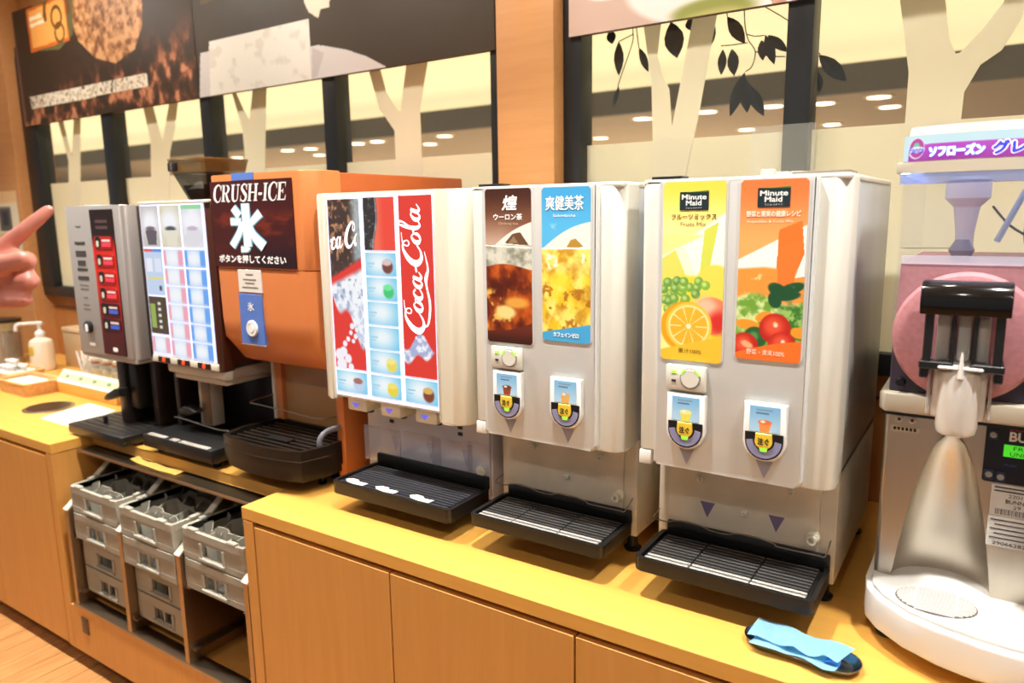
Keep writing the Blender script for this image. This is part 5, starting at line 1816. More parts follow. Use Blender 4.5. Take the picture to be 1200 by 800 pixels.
# control panel
cp_ = obj('control_panel', prism(B(), rrect(0.047, 0.170, 0.300, 0.396, 0.004), FYB, FYB - 0.004, 'Y', 0.001, 1), mat('panel_navy', (16, 20, 34), 0.3), t)
yp = FYB - 0.0042
for xa, xb, za, zb in ((0.051, 0.064, 0.372, 0.388), (0.049, 0.063, 0.304, 0.321), (0.066, 0.079, 0.302, 0.319)):
    k_ = obj('key', prism(B(), rrect(xa, xb, za, zb, 0.002), yp, yp - 0.002, 'Y', 0.0006, 1), mat('key_navy', (36, 48, 78), 0.4), cp_)
    obj('key_dot', lathe(B(), [(0.0052, 0), (0.004, 0.0014), (0, 0.0016)], ((xa + xb) / 2, yp - 0.002, (za + zb) / 2), 14, 'Y'), mat('key_grey', (150, 146, 140), 0.4), cp_)
lc = obj('green_screen', box(B(), 0.073, 0.140, yp - 0.001, yp, 0.346, 0.366), mat('lcd_green', (70, 206, 40), 0.4, emit=0.7), cp_)
M_LCD = mat('lcd_ink', (20, 70, 14), 0.5)
text('FREEZE', 0.086, 0.128, 0.358, 0.364, yp - 0.0016, M_LCD, cp_)
text('UNIT', 0.082, 0.108, 0.348, 0.3545, yp - 0.0016, M_LCD, cp_)
text('BUNN', 0.079, 0.135, 0.372, 0.388, yp - 0.0006, M_TEXT_W, cp_, bold=0.03)
obj('red_line', box(B(), 0.079, 0.135, yp - 0.0006, yp, 0.390, 0.3915), mat('line_red', (170, 30, 34), 0.4), cp_)
text('PUSH', 0.076, 0.092, 0.330, 0.334, yp - 0.0006, mat('ink_blue', (60, 84, 140), 0.5), cp_)
lb = obj('serial_label', box(B(), 0.062, 0.165, FYB - 0.001, FYB, 0.244, 0.297), M_OFFWHITE, t)
lb2 = obj('serial_label', box(B(), 0.061, 0.165, FYB - 0.001, FYB, 0.190, 0.242), M_OFFWHITE, t)
yl = FYB - 0.0016
text('22011', 0.086, 0.110, 0.276, 0.282, yl, M_TEXT_D, lb)
text('BUNN', 0.083, 0.108, 0.2665, 0.273, yl, M_TEXT_D, lb, bold=0.01)
text('29', 0.094, 0.104, 0.258, 0.264, yl, M_TEXT_D, lb)
text('29066282', 0.070, 0.116, 0.193, 0.199, yl, M_TEXT_D, lb2, bold=0.01)
for k in range(24):
    w = (0.0007, 0.0013, 0.0005, 0.001)[k * 7 % 4]
    obj('barcode_bar', box(B(), 0.070 + 0.0025 * k, 0.070 + 0.0025 * k + w, yl - 0.0002, yl + 0.0004, 0.246, 0.2555), M_TEXT_D, lb)
for k, z in enumerate((0.292, 0.286)):
    obj('print_line', box(B(), 0.066, 0.115 - 0.008 * k, yl - 0.0002, yl + 0.0004, z - 0.001, z + 0.001), M_TEXT_D, lb)
for k in range(5):
    obj('print_line', box(B(), 0.065 + 0.006 * (k % 2), 0.120, yl - 0.0002, yl + 0.0004, 0.236 - 0.0078 * k - 0.0009, 0.236 - 0.0078 * k + 0.0009), M_TEXT_D, lb2)


# tanks
def ushape(w, zc, ztop, r, n=20):
    return [(w, ztop)] + [(r * math.cos(math.radians(a)), zc + r * math.sin(math.radians(a))) for a in [0 - 180 * k / n for k in range(n + 1)]] + [(-w, ztop)]


ZC = 0.546


def bend(x, z, cx):
    return 0.030 + 0.55 * (x - cx) ** 2 * 4.0


def slush_tank(cx):
    tk = []
    bm = B()
    a = ushape(0.104, ZC, 0.800, 0.106)
    o_ = [(cx + p, q) for p, q in a]
    i_ = [(cx + p * 0.975, ZC + (q - ZC) * (0.975 if q < ZC else 1)) for p, q in a]
    ring(bm, o_, i_, 0.052, 0.46, 'Y')
    prism(bm, i_, 0.052, 0.055, 'Y')
    tank = obj('tank', bm, M_TANK, t)
    # slush filling, bulging forward as a round drum face
    lvl = 0.655
    a = [(p, q) for p, q in ushape(0.100, ZC, lvl, 0.102)]
    bm = B()
    prism(bm, [(cx + p * 0.985, q) for p, q in a], 0.058, 0.455, 'Y')
    obj('slush', bm, M_SLUSH, tank)
    obj('drum_face', lathe(B(), [(0.103, 0), (0.103, 0.010), (0.098, 0.017), (0.085, 0.021), (0, 0.024)], (cx, 0.052, ZC - 0.004), 40, 'Y'), M_SLUSH, tank)
    bm = B()
    box(bm, cx - 0.098, cx + 0.098, 0.0565, 0.0585, lvl, lvl + 0.014)
    obj('frost_band', bm, clear_mat('frost_residue', (230, 230, 246), 0.35, 0.05, 0.3), tank)
    obj('led_strip', box(B(), cx - 0.108, cx + 0.108, 0.047, 0.050, 0.782, 0.799, 0.001, 1), clear_mat('blue_clear', (120, 160, 255), 0.35, 0.1), tank)
    obj('led_lamp', box(B(), cx - 0.100, cx + 0.100, 0.055, 0.44, 0.7945, 0.7985), M_BLUEGLOW, tank)
    obj('auger_column', lathe(B(), [(0.016, 0.60), (0.014, 0.70), (0.020, 0.745), (0.034, 0.760), (0.034, 0.790)], (cx - 0.018, 0.20, 0), 18), mat('column_lilac', (238, 240, 250), 0.3), tank)
    obj('auger_ice', lathe(B(), [(0.012, 0.655), (0.020, 0.672), (0.010, 0.69)], (cx - 0.020, 0.185, 0), 12), mat('frost_grey', (150, 150, 170), 0.6), tank)
    obj('feeler_rod', tube(B(), [(cx + 0.062, 0.12, 0.77), (cx + 0.030, 0.11, 0.69)], 0.0045, 8), mat('rod_blue', (176, 200, 236), 0.3), tank)
    obj('hub_arm', tube(B(), smooth_path([(cx + 0.07, 0.14, 0.77), (cx + 0.067, 0.13, 0.70), (cx + 0.075, 0.12, 0.67)], 4), 0.003, 6), M_DARK, tank)
    obj('hub_arm', tube(B(), smooth_path([(cx + 0.02, 0.2, 0.745), (cx + 0.045, 0.15, 0.715), (cx + 0.075, 0.12, 0.695)], 4), 0.002, 6), M_DARK, tank)
    # dark seat behind the drum and its knob
    seat = obj('tank_seat', prism(B(), [(cx - 0.103, 0.440), (cx + 0.103, 0.440), (cx + 0.103, 0.52), (cx - 0.103, 0.52)], 0.062, 0.075, 'Y', 0.002, 1), mat('seat_violet', (66, 56, 70), 0.35), t)
    obj('seat_knob', lathe(B(), [(0.008, 0), (0.008, 0.010), (0.006, 0.013), (0, 0.013)], (cx - 0.086, 0.062, 0.458), 16, 'Y'), M_BLACK, seat)
    # lid
    ft = [(cx - 0.116, 0.47)] + [(cx - 0.116 + 0.232 * k / 16, bend(cx - 0.116 + 0.232 * k / 16, 0, cx) + 0.004) for k in range(17)] + [(cx + 0.116, 0.47)]
    lid = obj('lid', prism(B(), ft, 0.799, 0.818, 'Z', 0.003, 2), M_LIDC, t)
    f2 = [(cx + (x - cx) * 0.935, y + 0.004 if y < 0.4 else 0.465) for x, y in ft]
    bm = B()
    lo = [bm.verts.new((x, y, 0.817)) for x, y in f2]
    hi = [bm.verts.new((cx + (x - cx) * 0.94, y + 0.006 if y < 0.4 else y, 0.858)) for x, y in f2]
    h2 = [bm.verts.new((cx + (x - cx) * 0.92, y + 0.012 if y < 0.4 else y, 0.872)) for x, y in f2]
    for A_, C_ in ((lo, hi), (hi, h2)):
        for k in range(len(f2)):
            j = (k + 1) % len(f2)
            bm.faces.new((A_[k], A_[j], C_[j], C_[k]))
    bm.faces.new(h2)
    obj('lid_cap', bm, M_LIDC, lid)
    # lit name plate wrapped round the lid front
    xa, xb, za, zb = cx - 0.107, cx + 0.107, 0.818, 0.858
    A = Art(xb - xa, zb - za, 240)
    A.fill((214, 244, 250))
    A.fill(A.grad((206, 62, 206), (176, 40, 176), sst(.3, 1, A.v)), sst(0, 0.012, A.u - 0.03 - 0.16 * (1 - A.v) * 0.0 - 0.13 * (A.v < 0.36)) * sst(0.34, 0.37, A.v + 0.10 * (1 - A.u) * 0))
    # round fruit badge
    A.ell(0.085, 0.50, 0.055, 0.42, (246, 240, 250), 0.06)
    A.ell(0.088, 0.50, 0.048, 0.37, (196, 58, 160), 0.06)
    A.ell(0.085, 0.42, 0.020, 0.14, (110, 214, 170), 0.2)
    A.ell(0.085, 0.56, 0.056, 0.13, (246, 240, 250), 0.15)
    by = lambda X, Z_: bend(X, Z_, cx) + 0.004 + (Z_ - za) / (zb - za) * 0.006 - 0.0003
    pn = A.build('lit_nameplate', xa, zb, 0, M_LIT, lid, bend=by)

    def btext(s, x0, x1, z0, z1, m, off, **k):
        o = text(s, x0, x1, z0, z1, 0, m, lid, **k)
        for v in o.data.vertices:
            v.co.y = by(v.co.x, v.co.z) - off + v.co.y
        o.data.update()
    W_ = xb - xa
    cyan = mat('lit_cyan_ink', (60, 140, 236), 0.4, emit=0.8)
    navy = mat('lit_navy_ink', (36, 44, 160), 0.4, emit=0.8)
    btext('Fanta', xa + 0.035 * W_, xa + 0.135 * W_, 0.8305, 0.8395, navy, 0.0012, bold=0.02, shear=0.2)
    btext('ソフローズン', xa + 0.175 * W_, xa + 0.515 * W_, 0.8240, 0.8390, cyan, 0.0010, fat=0.0020)
    btext('ソフローズン', xa + 0.175 * W_, xa + 0.515 * W_, 0.8240, 0.8390, M_LITINK, 0.0024, fat=0.0008)
    btext('グレープ', xa + 0.57 * W_, xa + 0.955 * W_, 0.8235, 0.8415, M_LITINK, 0.0010, fat=0.0028)
    btext('グレープ', xa + 0.57 * W_, xa + 0.955 * W_, 0.8235, 0.8415, navy, 0.0024, fat=0.0014)
    # tap: black handle and white spout
    y0 = -0.030
    hd = obj('tap_handle', prism(B(), [(y0, 0.585), (y0 - 0.006, 0.605), (y0, 0.625), (y0 + 0.012, 0.634), (y0 + 0.045, 0.634), (y0 + 0.045, 0.585)], cx - 0.060, cx + 0.058, 'X', 0.002, 2), mat('gloss_black', (16, 14, 14), 0.12), t)
    for xa_, xb_ in ((-0.052, -0.040), (0.040, 0.052), (-0.016, -0.010), (0.012, 0.018)):
        obj('handle_bar', box(B(), cx + xa_, cx + xb_, y0 + 0.004, y0 + 0.022, 0.505, 0.590, 0.0015, 1), M_BLACK, hd)
    for xa_, xb_ in ((-0.056, -0.010), (0.012, 0.056)):
        obj('handle_bar', box(B(), cx + xa_, cx + xb_, y0 + 0.003, y0 + 0.024, 0.500, 0.512, 0.0015, 1), M_BLACK, hd)
    for xa_ in (-0.055, 0.043):
        obj('handle_hinge', box(B(), cx + xa_, cx + xa_ + 0.012, y0 + 0.008, y0 + 0.07, 0.484, 0.512, 0.002, 1), M_BLACK, hd)
    sp = obj('spout', box(B(), cx - 0.036, cx + 0.036, y0 + 0.022, 0.05, 0.420, 0.510, 0.005), M_OFFWHITE, t)
    obj('spout_tube', lathe(B(), [(0.0, 0.394), (0.020, 0.395), (0.026, 0.399), (0.0285, 0.408), (0.0285, 0.495), (0.022, 0.503), (0, 0.503)], (cx, y0 + 0.028, 0), 28), M_OFFWHITE, sp)
    obj('spout_plate', box(B(), cx - 0.030, cx + 0.030, y0 - 0.002, y0 + 0.03, 0.502, 0.507, 0.002, 1), M_OFFWHITE, sp)
    obj('spout_pin', lathe(B(), [(0.0045, 0.490), (0.003, 0.515), (0.001, 0.53)], (cx + 0.001, y0 - 0.001, 0), 10), M_OFFWHITE, sp)
    for xa_, xb_, z1_ in ((-0.036, -0.018, 0.585), (-0.008, 0.010, 0.588), (0.018, 0.034, 0.580)):
        obj('valve_block', box(B(), cx + xa_, cx + xb_, y0 + 0.026, y0 + 0.05, 0.512, z1_, 0.003), M_OFFWHITE, sp)
    for s in (-1, 1):
        obj('spout_wing', box(B(), cx + s * 0.041 - 0.002, cx + s * 0.041 + 0.002, y0 + 0.020, y0 + 0.07, 0.425, 0.505, 0.001, 1), clear_mat('wing_clear', (226, 216, 216), 0.35, 0.1), sp)


slush_tank(0.006)
slush_tank(0.006 + PITCHX)

# ================================================================== SMALL THINGS ON THE COUNTER
# oval steel dish and blue cloth
d0, d1 = on_z(873, 745, TOPZ), on_z(1010, 791, TOPZ)
dc = (d0 + d1) / 2
ang = math.atan2(d1.y - d0.y, d1.x - d0.x) - 0.02
dl = (d1 - d0).length
dish = thing('steel_dish', 'long oval steel dish near the counter edge holding a blue cloth', 'dish', (dc.x, dc.y, TOPZ), ang)


def stadium(l, w, n=12):
    r = w / 2
    return [(l / 2 - r + r * math.cos(math.radians(a)), r * math.sin(math.radians(a))) for a in np.linspace(-90, 90, n)] + \
           [(-l / 2 + r + r * math.cos(math.radians(a)), r * math.sin(math.radians(a))) for a in np.linspace(90, 270, n)]


bm = B()
lv = []
for l, w, z in ((dl * .86, 0.050, 0.0), (dl * .94, 0.060, 0.004), (dl * .99, 0.068, 0.013), (dl, 0.070, 0.0145), (dl * .985, 0.066, 0.0145), (dl * .92, 0.056, 0.005), (dl * .86, 0.048, 0.002)):
    lv.append([bm.verts.new((x, y, z)) for x, y in stadium(l, w)])
for a, b in zip(lv[:-1], lv[1:]):
    for i in range(len(a)):
        bm.faces.new((a[i], a[(i + 1) % len(a)], b[(i + 1) % len(b)], b[i]))
bm.faces.new(lv[0][::-1])
bm.faces.new(lv[-1])
obj('dish_body', bm, mat('dish_steel', (150, 156, 160), 0.22, 1.0), dish)
cl = thing('cloth', 'folded light blue cleaning cloth lying in the oval steel dish', 'cloth', (dc.x, dc.y, TOPZ + 0.006), ang)
M_CLOTH = mat('blue_cloth', (158, 212, 238), 0.8, noise=0.06, nscale=200, bump=0.3)
M_CLOTH2 = mat('blue_cloth_inner', (56, 150, 226), 0.8)


def sheet(bm, xa, xb, ya, yb, zf, nx=26, ny=8, thick=0.002):
    g = [[bm.verts.new(zf(xa + (xb - xa) * i / nx, ya + (yb - ya) * j / ny, i / nx, j / ny)) for j in range(ny + 1)] for i in range(nx + 1)]
    for i in range(nx):
        for j in range(ny):
            bm.faces.new((g[i][j], g[i + 1][j], g[i + 1][j + 1], g[i][j + 1]))
    bmesh.ops.solidify(bm, geom=bm.faces[:], thickness=thick)
    return bm


h = dl / 2
low = sheet(B(), -h * 0.80, h * 0.66, -0.040, 0.022, lambda x, y, i, j: (x + 0.004 * math.sin(j * 5), y - 0.004 * math.sin(i * 9) * (1 - j), 0.009 + 0.004 * abs(math.sin(i * 7)) * (1 - j) + 0.003 * j))
obj('lower_fold', low, M_CLOTH, cl)
upf = sheet(B(), -h * 0.86, h * 0.74, -0.030, 0.030, lambda x, y, i, j: (x + 0.012 * (j - .5) * (i > .5), y + 0.003 * math.sin(i * 8), 0.0165 + 0.007 * math.exp(-((i - .52) / .12) ** 2) * (1 - j) + 0.010 * math.exp(-((i - .86) / .08) ** 2) * (1 - j) + 0.002 * math.sin(i * 14 + j * 3) + 0.003 * j))
obj('upper_fold', upf, M_CLOTH, cl)
tuck = sheet(B(), h * 0.46, h * 0.70, -0.029, -0.012, lambda x, y, i, j: (x, y, 0.0125 + 0.006 * math.sin(math.pi * i)), 8, 4, 0.001)
obj('tucked_fold', tuck, M_CLOTH2, cl)

# round waste opening with its steel ring
wr = thing('waste_opening', 'round steel waste opening set in the left counter', 'waste opening', (-2.60, 0.065, TOPZ))
obj('steel_ring', lathe(B(), [(0.078, 0.0), (0.092, 0.0), (0.094, 0.002), (0.090, 0.004), (0.080, 0.004), (0.076, 0.002)], n=36), M_STEEL, wr)
obj('flap', lathe(B(), [(0.078, 0.0035), (0.06, 0.0015), (0.0, 0.0008)], n=36), mat('flap_steel_dark', (74, 66, 54), 0.3, 0.9), wr)
bm = prism(B(), [(-2.45, -0.035), (-2.225, -0.036), (-2.215, -0.030), (-2.30, 0.175), (-2.52, 0.185)], TOPZ, TOPZ + 0.002, 'Z')
tag(obj('paper_mat', bm, mat('mat_white', (236, 230, 216), 0.5)), 'white paper mat on the counter between waste opening and coffee machine', 'mat')

# wooden riser with the label strip, jars and straws
rs = thing('condiment_riser', 'low orange wooden riser carrying the row of glass jars', 'riser', (-2.62, 0.32, TOPZ))
obj('block', box(B(), -0.245, 0.245, -0.10, 0.10, 0.0, 0.052, 0.002), M_TOP, rs)
A = Art(0.47, 0.048, 160)
A.fill((232, 232, 214))
A.rect(0.01, 0.99, 0.25, 0.75, (206, 222, 160))
for k in range(4):
    A.rect(0.1 + 0.24 * k, 0.17 + 0.24 * k, 0.35, 0.6, (130, 140, 110))
ls = thing('label_strip', 'green and white label strip standing along the riser front', 'label', (-2.62, 0.32, TOPZ + 0.052))
obj('holder', prism(B(), [(-0.099, 0.0), (-0.072, 0.0), (-0.060, 0.046), (-0.064, 0.046)], -0.237, 0.237, 'X'), clear_mat('holder_clear', (226, 230, 214), 0.5, 0.1), ls)
A.build('printed_strip', -0.235, 0.0465, 0, M_PRINT, ls, bend=lambda X, Z_: -0.0998 + Z_ / 0.046 * 0.035)
M_GLASS = clear_mat('jar_glass', (220, 220, 206), 0.16, 0.14, 0.03)
M_LIDW = mat('jar_lid_wood', (160, 104, 56), 0.5)
for i, x in enumerate((-0.140, -0.050, 0.042, 0.134)):
    j = thing('condiment_jar', ['glass jar nearest the straws on the wooden riser', 'second glass jar from the straws on the riser', 'third glass jar from the straws on the riser', 'glass jar at the coffee machine end of the wooden riser'][i],
              'jar', (-2.62 + x, 0.365, TOPZ + 0.052), 0, 'glass jars on the riser')
    obj('glass', lathe(B(), [(0.034, 0.0), (0.038, 0.006), (0.038, 0.062), (0.034, 0.070), (0.036, 0.070), (0.040, 0.062), (0.040, 0.004), (0.034, 0.0)], n=22), M_GLASS, j)
    obj('contents', lathe(B(), [(0.0, 0.003), (0.034, 0.004), (0.034, 0.040), (0.0, 0.046)], n=18), mat('contents_pale', (226, 208, 150), 0.8), j)
    obj('band', lathe(B(), [(0.0385, 0.070), (0.0385, 0.078), (0.034, 0.080), (0.034, 0.070)], n=22), M_LIDW, j)
    obj('cap', lathe(B(), [(0.036, 0.080), (0.036, 0.088), (0.028, 0.093), (0.0, 0.094)], n=22), clear_mat('cap_clear', (226, 220, 200), 0.4, 0.15), j)
sc_ = thing('straw_cup', 'small cup of white wrapped straws at the left end of the riser', 'cup', (-2.847, 0.35, TOPZ + 0.052))
obj('cup', lathe(B(), [(0.0, 0.0), (0.024, 0.0), (0.028, 0.07), (0.026, 0.07), (0.022, 0.003), (0, 0.003)], n=18), M_GLASS, sc_)
for k in range(9):
    a = k * 2.4
    r_ = 0.006 + 0.0016 * k
    p = Vector((r_ * math.cos(a), r_ * math.sin(a), 0.004))
    q = p * 1.0 + Vector((0.9 * r_ * math.cos(a), 0.9 * r_ * math.sin(a), 0.105 + 0.008 * math.sin(k)))
    obj('straw', tube(B(), [p, q], 0.0042, 8), M_TEXT_W, sc_)
sp_ = thing('stirrer', 'small white stirrer lying across the jar caps', 'stirrer', (-2.60, 0.345, TOPZ + 0.146))
obj('stick', tube(B(), [(-0.06, 0, 0.0035), (0.05, 0.01, 0.0035)], 0.0035, 8), M_TEXT_W, sp_)

# baskets
M_WICKER = mat('wicker', (214, 168, 108), 0.6, noise=0.15, nscale=60)


def basket(label, cx, cy, lx, ly, h):
    t = thing('wicker_basket', label, 'basket', (cx, cy, TOPZ))
    n = 6
    for k in range(n):
        z = 0.006 + (h - 0.012) * k / (n - 1)
        g = 0.92 + 0.08 * k / (n - 1)
        pts = [(x * g, y * g, z + 0.0015 * (-1) ** i) for i, (x, y) in enumerate(rrect(-lx / 2, lx / 2, -ly / 2, ly / 2, 0.025, 6))]
        obj('weave', tube(B(), pts, 0.0055, 6, True), M_WICKER, t)
    obj('rim', tube(B(), [(x, y, h) for x, y in rrect(-lx / 2 - 0.002, lx / 2 + 0.002, -ly / 2 - 0.002, ly / 2 + 0.002, 0.027, 6)], 0.006, 8, True), M_WICKER, t)
    obj('bottom', prism(B(), rrect(-lx / 2 * .92, lx / 2 * .92, -ly / 2 * .92, ly / 2 * .92, 0.02), 0.0, 0.005, 'Z'), M_WICKER, t)
    return t


basket('empty wicker basket with a paper liner beside the wooden riser', -2.995, 0.170, 0.27, 0.150, 0.055)
tag(obj('paper_liner', box(B(), -3.105, -2.885, 0.115, 0.225, TOPZ + 0.042, TOPZ + 0.046, 0.001, 1), mat('liner_white', (240, 232, 214), 0.7)), 'white paper liner inside the front wicker basket', 'paper')
basket('wicker basket heaped with white creamer cups at far left', -3.30, 0.235, 0.27, 0.160, 0.055)
cup_m = to_mesh(lathe(B(), [(0.0, 0.0), (0.013, 0.0), (0.019, 0.020), (0.021, 0.0215), (0.0, 0.0225)], n=12), 'creamer_cup')
M_CRM = mat('creamer_white', (236, 232, 226), 0.5)
rg = random.Random(12)
slots = []
for lay, (nx, ny) in enumerate(((5, 3), (4, 3), (3, 2), (2, 1))):
    for i in range(nx):
        for j_ in range(ny):
            slots.append(((i - (nx - 1) / 2) * 0.0445, (j_ - (ny - 1) / 2) * 0.0445, lay))
for x, y, lay in slots:
    o = obj('creamer_cup', cup_m, M_CRM)
    o.location = (-3.30 + x + rg.uniform(-.001, .001), 0.235 + y + rg.uniform(-.001, .001), TOPZ + 0.0065 + 0.0240 * lay)
    o.rotation_euler = (rg.uniform(-.08, .08), rg.uniform(-.08, .08), rg.uniform(0, 6))
    tag(o, 'small white creamer cup heaped in the far left wicker basket', 'creamer cup', 'creamer cups in the basket')

# pump bottle
pb = thing('pump_bottle', 'translucent white pump bottle with a yellow label behind the baskets', 'bottle', (-3.44, 0.43, TOPZ))
obj('body', lathe(B(), [(0.0, 0.0), (0.050, 0.0), (0.055, 0.006), (0.055, 0.135), (0.050, 0.152), (0.030, 0.164), (0.020, 0.168), (0.0, 0.168)], n=28), mat('bottle_milky', (222, 206, 182), 0.4), pb)
obj('collar', lathe(B(), [(0.023, 0.168), (0.024, 0.190), (0.018, 0.198), (0.010, 0.205)], n=20), M_OFFWHITE, pb)
obj('neck', lathe(B(), [(0.008, 0.20), (0.008, 0.232)], n=12), M_OFFWHITE, pb)
cdir = Vector((-0.57, -0.82, 0)).normalized()
obj('nozzle', tube(B(), smooth_path([Vector((0.012, 0.012, 0.238)), Vector((0, 0, 0.240)), cdir * 0.05 + Vector((0, 0, 0.240)), cdir * 0.095 + Vector((0, 0, 0.236)), cdir * 0.102 + Vector((0, 0, 0.205))], 5), 0.0085, 10), M_OFFWHITE, pb)
bm = B()
n = 8
rows = []
for i in range(n + 1):
    a = math.radians(-112 + 50 * i / n)
    rows.append([bm.verts.new((0.0558 * math.cos(a), 0.0558 * math.sin(a), z)) for z in (0.082, 0.128)])
for a, b in zip(rows[:-1], rows[1:]):
    bm.faces.new((a[0], b[0], b[1], a[1]))
bmesh.ops.solidify(bm, geom=bm.faces[:], thickness=-0.0006)
obj('yellow_label', bm, mat('label_yellow', (240, 216, 96), 0.5), pb)

# big tea jar at the far left and a beige box behind
bj = thing('drink_jar', 'large glass jar of dark brown tea with a black-rimmed lid', 'jar', (-3.80, 0.40, TOPZ))
obj('glass', lathe(B(), [(0.0, 0.0), (0.088, 0.0), (0.094, 0.008), (0.094, 0.190), (0.088, 0.196), (0.086, 0.190), (0.088, 0.010), (0, 0.006)], n=32), M_GLASS, bj)
obj('tea', lathe(B(), [(0.0, 0.008), (0.085, 0.010), (0.085, 0.165), (0.0, 0.165)], n=28), mat('tea_brown', (70, 26, 10), 0.25), bj)
obj('lid', lathe(B(), [(0.097, 0.186), (0.097, 0.226), (0.085, 0.234), (0.0, 0.236)], n=32), clear_mat('lid_smoke', (190, 170, 120), 0.55, 0.15), bj)
obj('lid_rim', lathe(B(), [(0.090, 0.226), (0.099, 0.228), (0.099, 0.238), (0.090, 0.240)], n=32), M_BLACK, bj)
bx = thing('tissue_box', 'beige plastic dispenser box behind the pump bottle', 'box', (-3.34, 0.60, TOPZ))
obj('case', box(B(), -0.11, 0.11, -0.06, 0.06, 0.0, 0.18, 0.006), mat('beige_plastic', (176, 146, 108), 0.45), bx)
obj('cover', box(B(), -0.113, 0.113, -0.063, 0.063, 0.1805, 0.205, 0.006), mat('beige_plastic_light', (200, 170, 130), 0.45), bx)
obj('opening', box(B(), 0.111, 0.1125, -0.04, 0.04, 0.03, 0.15, 0.0), mat('box_dark', (90, 62, 34), 0.5), bx)


# ================================================================== PERSON (only the pointing hand is in the picture)
def capsule(bm, a, b, ra, rb, n=14):
    a, b = Vector(a), Vector(b)
    d = (b - a)
    L = d.length
    q = d.normalized().to_track_quat('Z', 'Y').to_matrix().to_4x4()
    prof = [(0, -ra)] + [(ra * math.cos(math.radians(k)), ra * math.sin(math.radians(k))) for k in (-60, -30, 0)] + \
           [(rb * math.cos(math.radians(k)), L + rb * math.sin(math.radians(k))) for k in (0, 30, 60)] + [(0, L + rb)]
    tmp = B()
    lathe(tmp, prof, n=n)
    return merge(bm, tmp, Matrix.Translation(a) @ q)


def chain(bm, pts, rs):
    for (p, q), (r0, r1) in zip(zip(pts[:-1], pts[1:]), zip(rs[:-1], rs[1:])):
        capsule(bm, p, q, r0, r1)


def remesh(bm, voxel, smooth=6):
    me = to_mesh(bm, 'tmp', 0)
    o = bpy.data.objects.new('tmp', me)
    COL.objects.link(o)
    m = o.modifiers.new('r', 'REMESH')
    m.mode = 'VOXEL'
    m.voxel_size = voxel
    s = o.modifiers.new('s', 'SMOOTH')
    s.iterations = smooth
    s.factor = 0.5
    dg = bpy.context.evaluated_depsgraph_get()
    out = bpy.data.meshes.new_from_object(o.evaluated_get(dg))
    bpy.data.objects.remove(o)
    out.polygons.foreach_set('use_smooth', [True] * len(out.polygons))
    out.materials.clear()
    return out


M_SKIN = mat('skin', (204, 128, 110), 0.45, noise=0.05, nscale=40)
D = 1.02
base = Vector((-0.80, -1.42, 0.0))
person = thing('person', 'person pointing with a raised index finger at the far left edge', 'person', base)


def H(px, py, dd=0.0):
    return at(px, py, D + dd) - base


bm = B()
wrist = H(-78, 352, -0.02)
# palm
for k, (px, py) in enumerate(((2, 294), (-2, 310), (-4, 330), (-4, 348))):
    chain(bm, [wrist + Vector((0, 0, 0.012 - 0.008 * k)), H(-40, 318 + 7 * k, -0.004), H(px, py)], [0.026, 0.020, 0.0135 - 0.001 * (k == 3)])
capsule(bm, H(-30, 322, -0.012), H(-6, 330, -0.012), 0.026, 0.024)
# pointing finger
chain(bm, [H(2, 292), H(28, 270, 0.004), H(45, 256, 0.012), H(57, 246, 0.018)], [0.0130, 0.0108, 0.0098, 0.0080])
# curled fingers, one above the other
for (y0, y1, r, x1) in ((302, 305, 0.0134, 31), (324, 328, 0.0136, 34), (345, 349, 0.0126, 27)):
    chain(bm, [H(-4, y0), H(x1, y1, 0.0), H(x1 - 3, y1 + 2, -0.022), H(2, y1 + 3, -0.030), H(-16, y1 + 1, -0.020)], [r, r, r * 0.95, r * 0.9, r * 0.8])
# thumb folded over the middle finger
chain(bm, [H(-52, 340, -0.030), H(-22, 320, -0.046), H(8, 309, -0.052), H(25, 304, -0.050)], [0.020, 0.0155, 0.0130, 0.0118])
# forearm, upper arm, body under the clothes, head
sh_l = Vector((-0.12, 0.10, 1.34))
elbow = Vector((-0.03, 0.24, 1.16))
chain(bm, [wrist, wrist.lerp(elbow, 0.35), elbow, sh_l], [0.027, 0.036, 0.042, 0.050])
sh_r = Vector((0.06, -0.22, 1.34))
chain(bm, [sh_r, Vector((0.12, -0.26, 1.06)), Vector((0.16, -0.18, 0.84)), Vector((0.17, -0.16, 0.76))], [0.050, 0.042, 0.030, 0.030])
chain(bm, [sh_l, Vector((-0.03, -0.05, 1.38)), sh_r], [0.055, 0.065, 0.055])
capsule(bm, Vector((-0.03, -0.06, 1.38)), Vector((-0.02, -0.05, 1.46)), 0.055, 0.052)
for s in (-1, 1):
    o_ = Vector((0.04 * s * 1.0, -0.09 * s, 0))
    chain(bm, [Vector((-0.03, -0.06, 1.28)) + o_, Vector((-0.03, -0.06, 1.08)) + o_ * 0.8, Vector((-0.03, -0.06, 0.90)) + o_], [0.095, 0.090, 0.105])
    chain(bm, [Vector((-0.03, -0.06, 0.88)) + o_, Vector((-0.02, -0.06, 0.48)) + o_, Vector((-0.03, -0.06, 0.09)) + o_], [0.085, 0.056, 0.040])
    capsule(bm, Vector((-0.03, -0.08, 0.045)) + o_, Vector((-0.03, 0.10, 0.035)) + o_, 0.040, 0.034)
hc = Vector((-0.02, -0.04, 1.58))
capsule(bm, hc + Vector((0, 0, 0.03)), hc + Vector((0, 0.015, -0.05)), 0.082, 0.062)
capsule(bm, hc + Vector((0, 0.080, 0.0)), hc + Vector((0, 0.092, -0.022)), 0.010, 0.014)
for s in (-1, 1):
    capsule(bm, hc + Vector((s * 0.080, 0, 0.005)), hc + Vector((s * 0.082, 0, -0.025)), 0.014, 0.010)
body_me = remesh(bm, 0.0036, 5)
obj('body', body_me, M_SKIN, person)
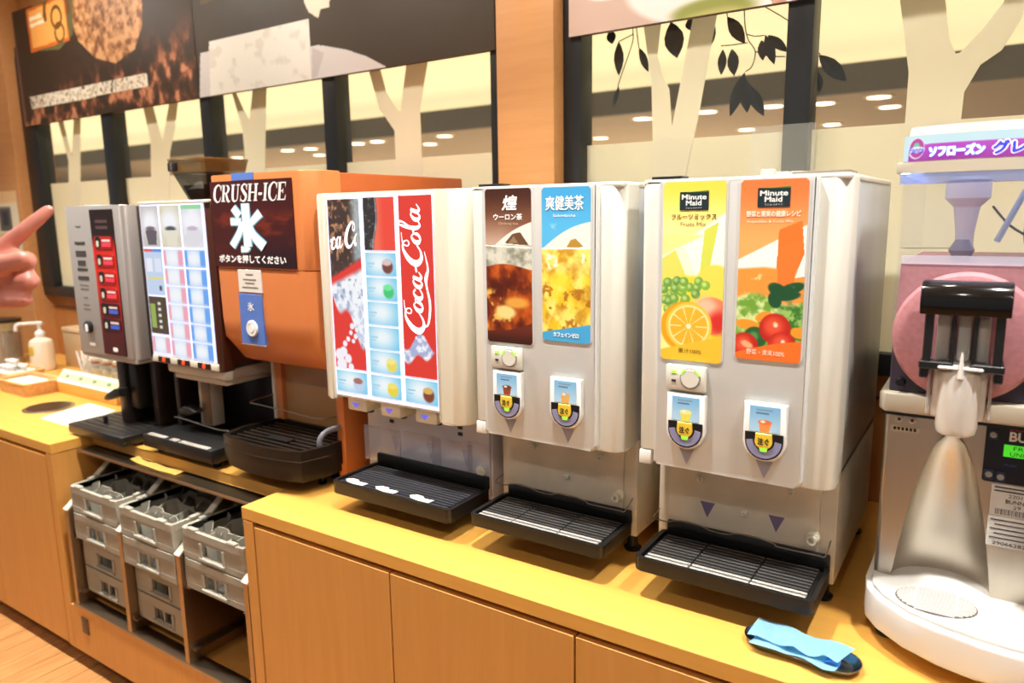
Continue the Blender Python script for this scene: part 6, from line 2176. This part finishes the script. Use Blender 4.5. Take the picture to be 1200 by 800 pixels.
# nail of the pointing finger
# hair
bm = B()
capsule(bm, hc + Vector((0, -0.012, 0.045)), hc + Vector((0, -0.025, -0.02)), 0.086, 0.074)
obj('hair', remesh(bm, 0.008, 3), mat('hair_dark', (38, 28, 24), 0.5), person)
for s in (-1, 1):
    obj('eye', lathe(B(), [(0, -0.008), (0.008, 0), (0, 0.008)], (hc.x + s * 0.030, hc.y + 0.082, hc.z + 0.012), 10), M_TEXT_D, person)
obj('mouth', box(B(), hc.x - 0.022, hc.x + 0.022, hc.y + 0.068, hc.y + 0.078, hc.z - 0.062, hc.z - 0.056, 0.002), mat('lips', (170, 80, 76), 0.4), person)
# clothes
bm = B()
cut = wrist.lerp(elbow, 0.55)
chain(bm, [cut, elbow, sh_l], [0.052, 0.056, 0.066])
chain(bm, [sh_r, Vector((0.12, -0.26, 1.06)), Vector((0.15, -0.20, 0.90))], [0.066, 0.058, 0.048])
chain(bm, [sh_l, Vector((-0.03, -0.05, 1.36)), sh_r], [0.068, 0.076, 0.068])
for s in (-1, 1):
    o_ = Vector((0.04 * s, -0.09 * s, 0))
    chain(bm, [Vector((-0.03, -0.06, 1.28)) + o_, Vector((-0.03, -0.06, 1.08)) + o_ * 0.8, Vector((-0.03, -0.06, 0.86)) + o_], [0.110, 0.108, 0.122])
obj('shirt', remesh(bm, 0.009, 3), mat('shirt_navy', (52, 60, 82), 0.8), person)
bm = B()
for s in (-1, 1):
    o_ = Vector((0.04 * s, -0.09 * s, 0))
    chain(bm, [Vector((-0.03, -0.06, 0.86)) + o_, Vector((-0.02, -0.06, 0.48)) + o_, Vector((-0.03, -0.06, 0.14)) + o_], [0.105, 0.080, 0.066])
obj('trousers', remesh(bm, 0.009, 3), mat('trousers_grey', (74, 72, 74), 0.8), person)
for s in (-1, 1):
    o_ = Vector((0.04 * s, -0.09 * s, 0))
    bm = capsule(B(), Vector((-0.03, -0.085, 0.052)) + o_, Vector((-0.03, 0.115, 0.046)) + o_, 0.050, 0.044)
    obj('shoe', remesh(bm, 0.008, 2), M_BLACK, person)
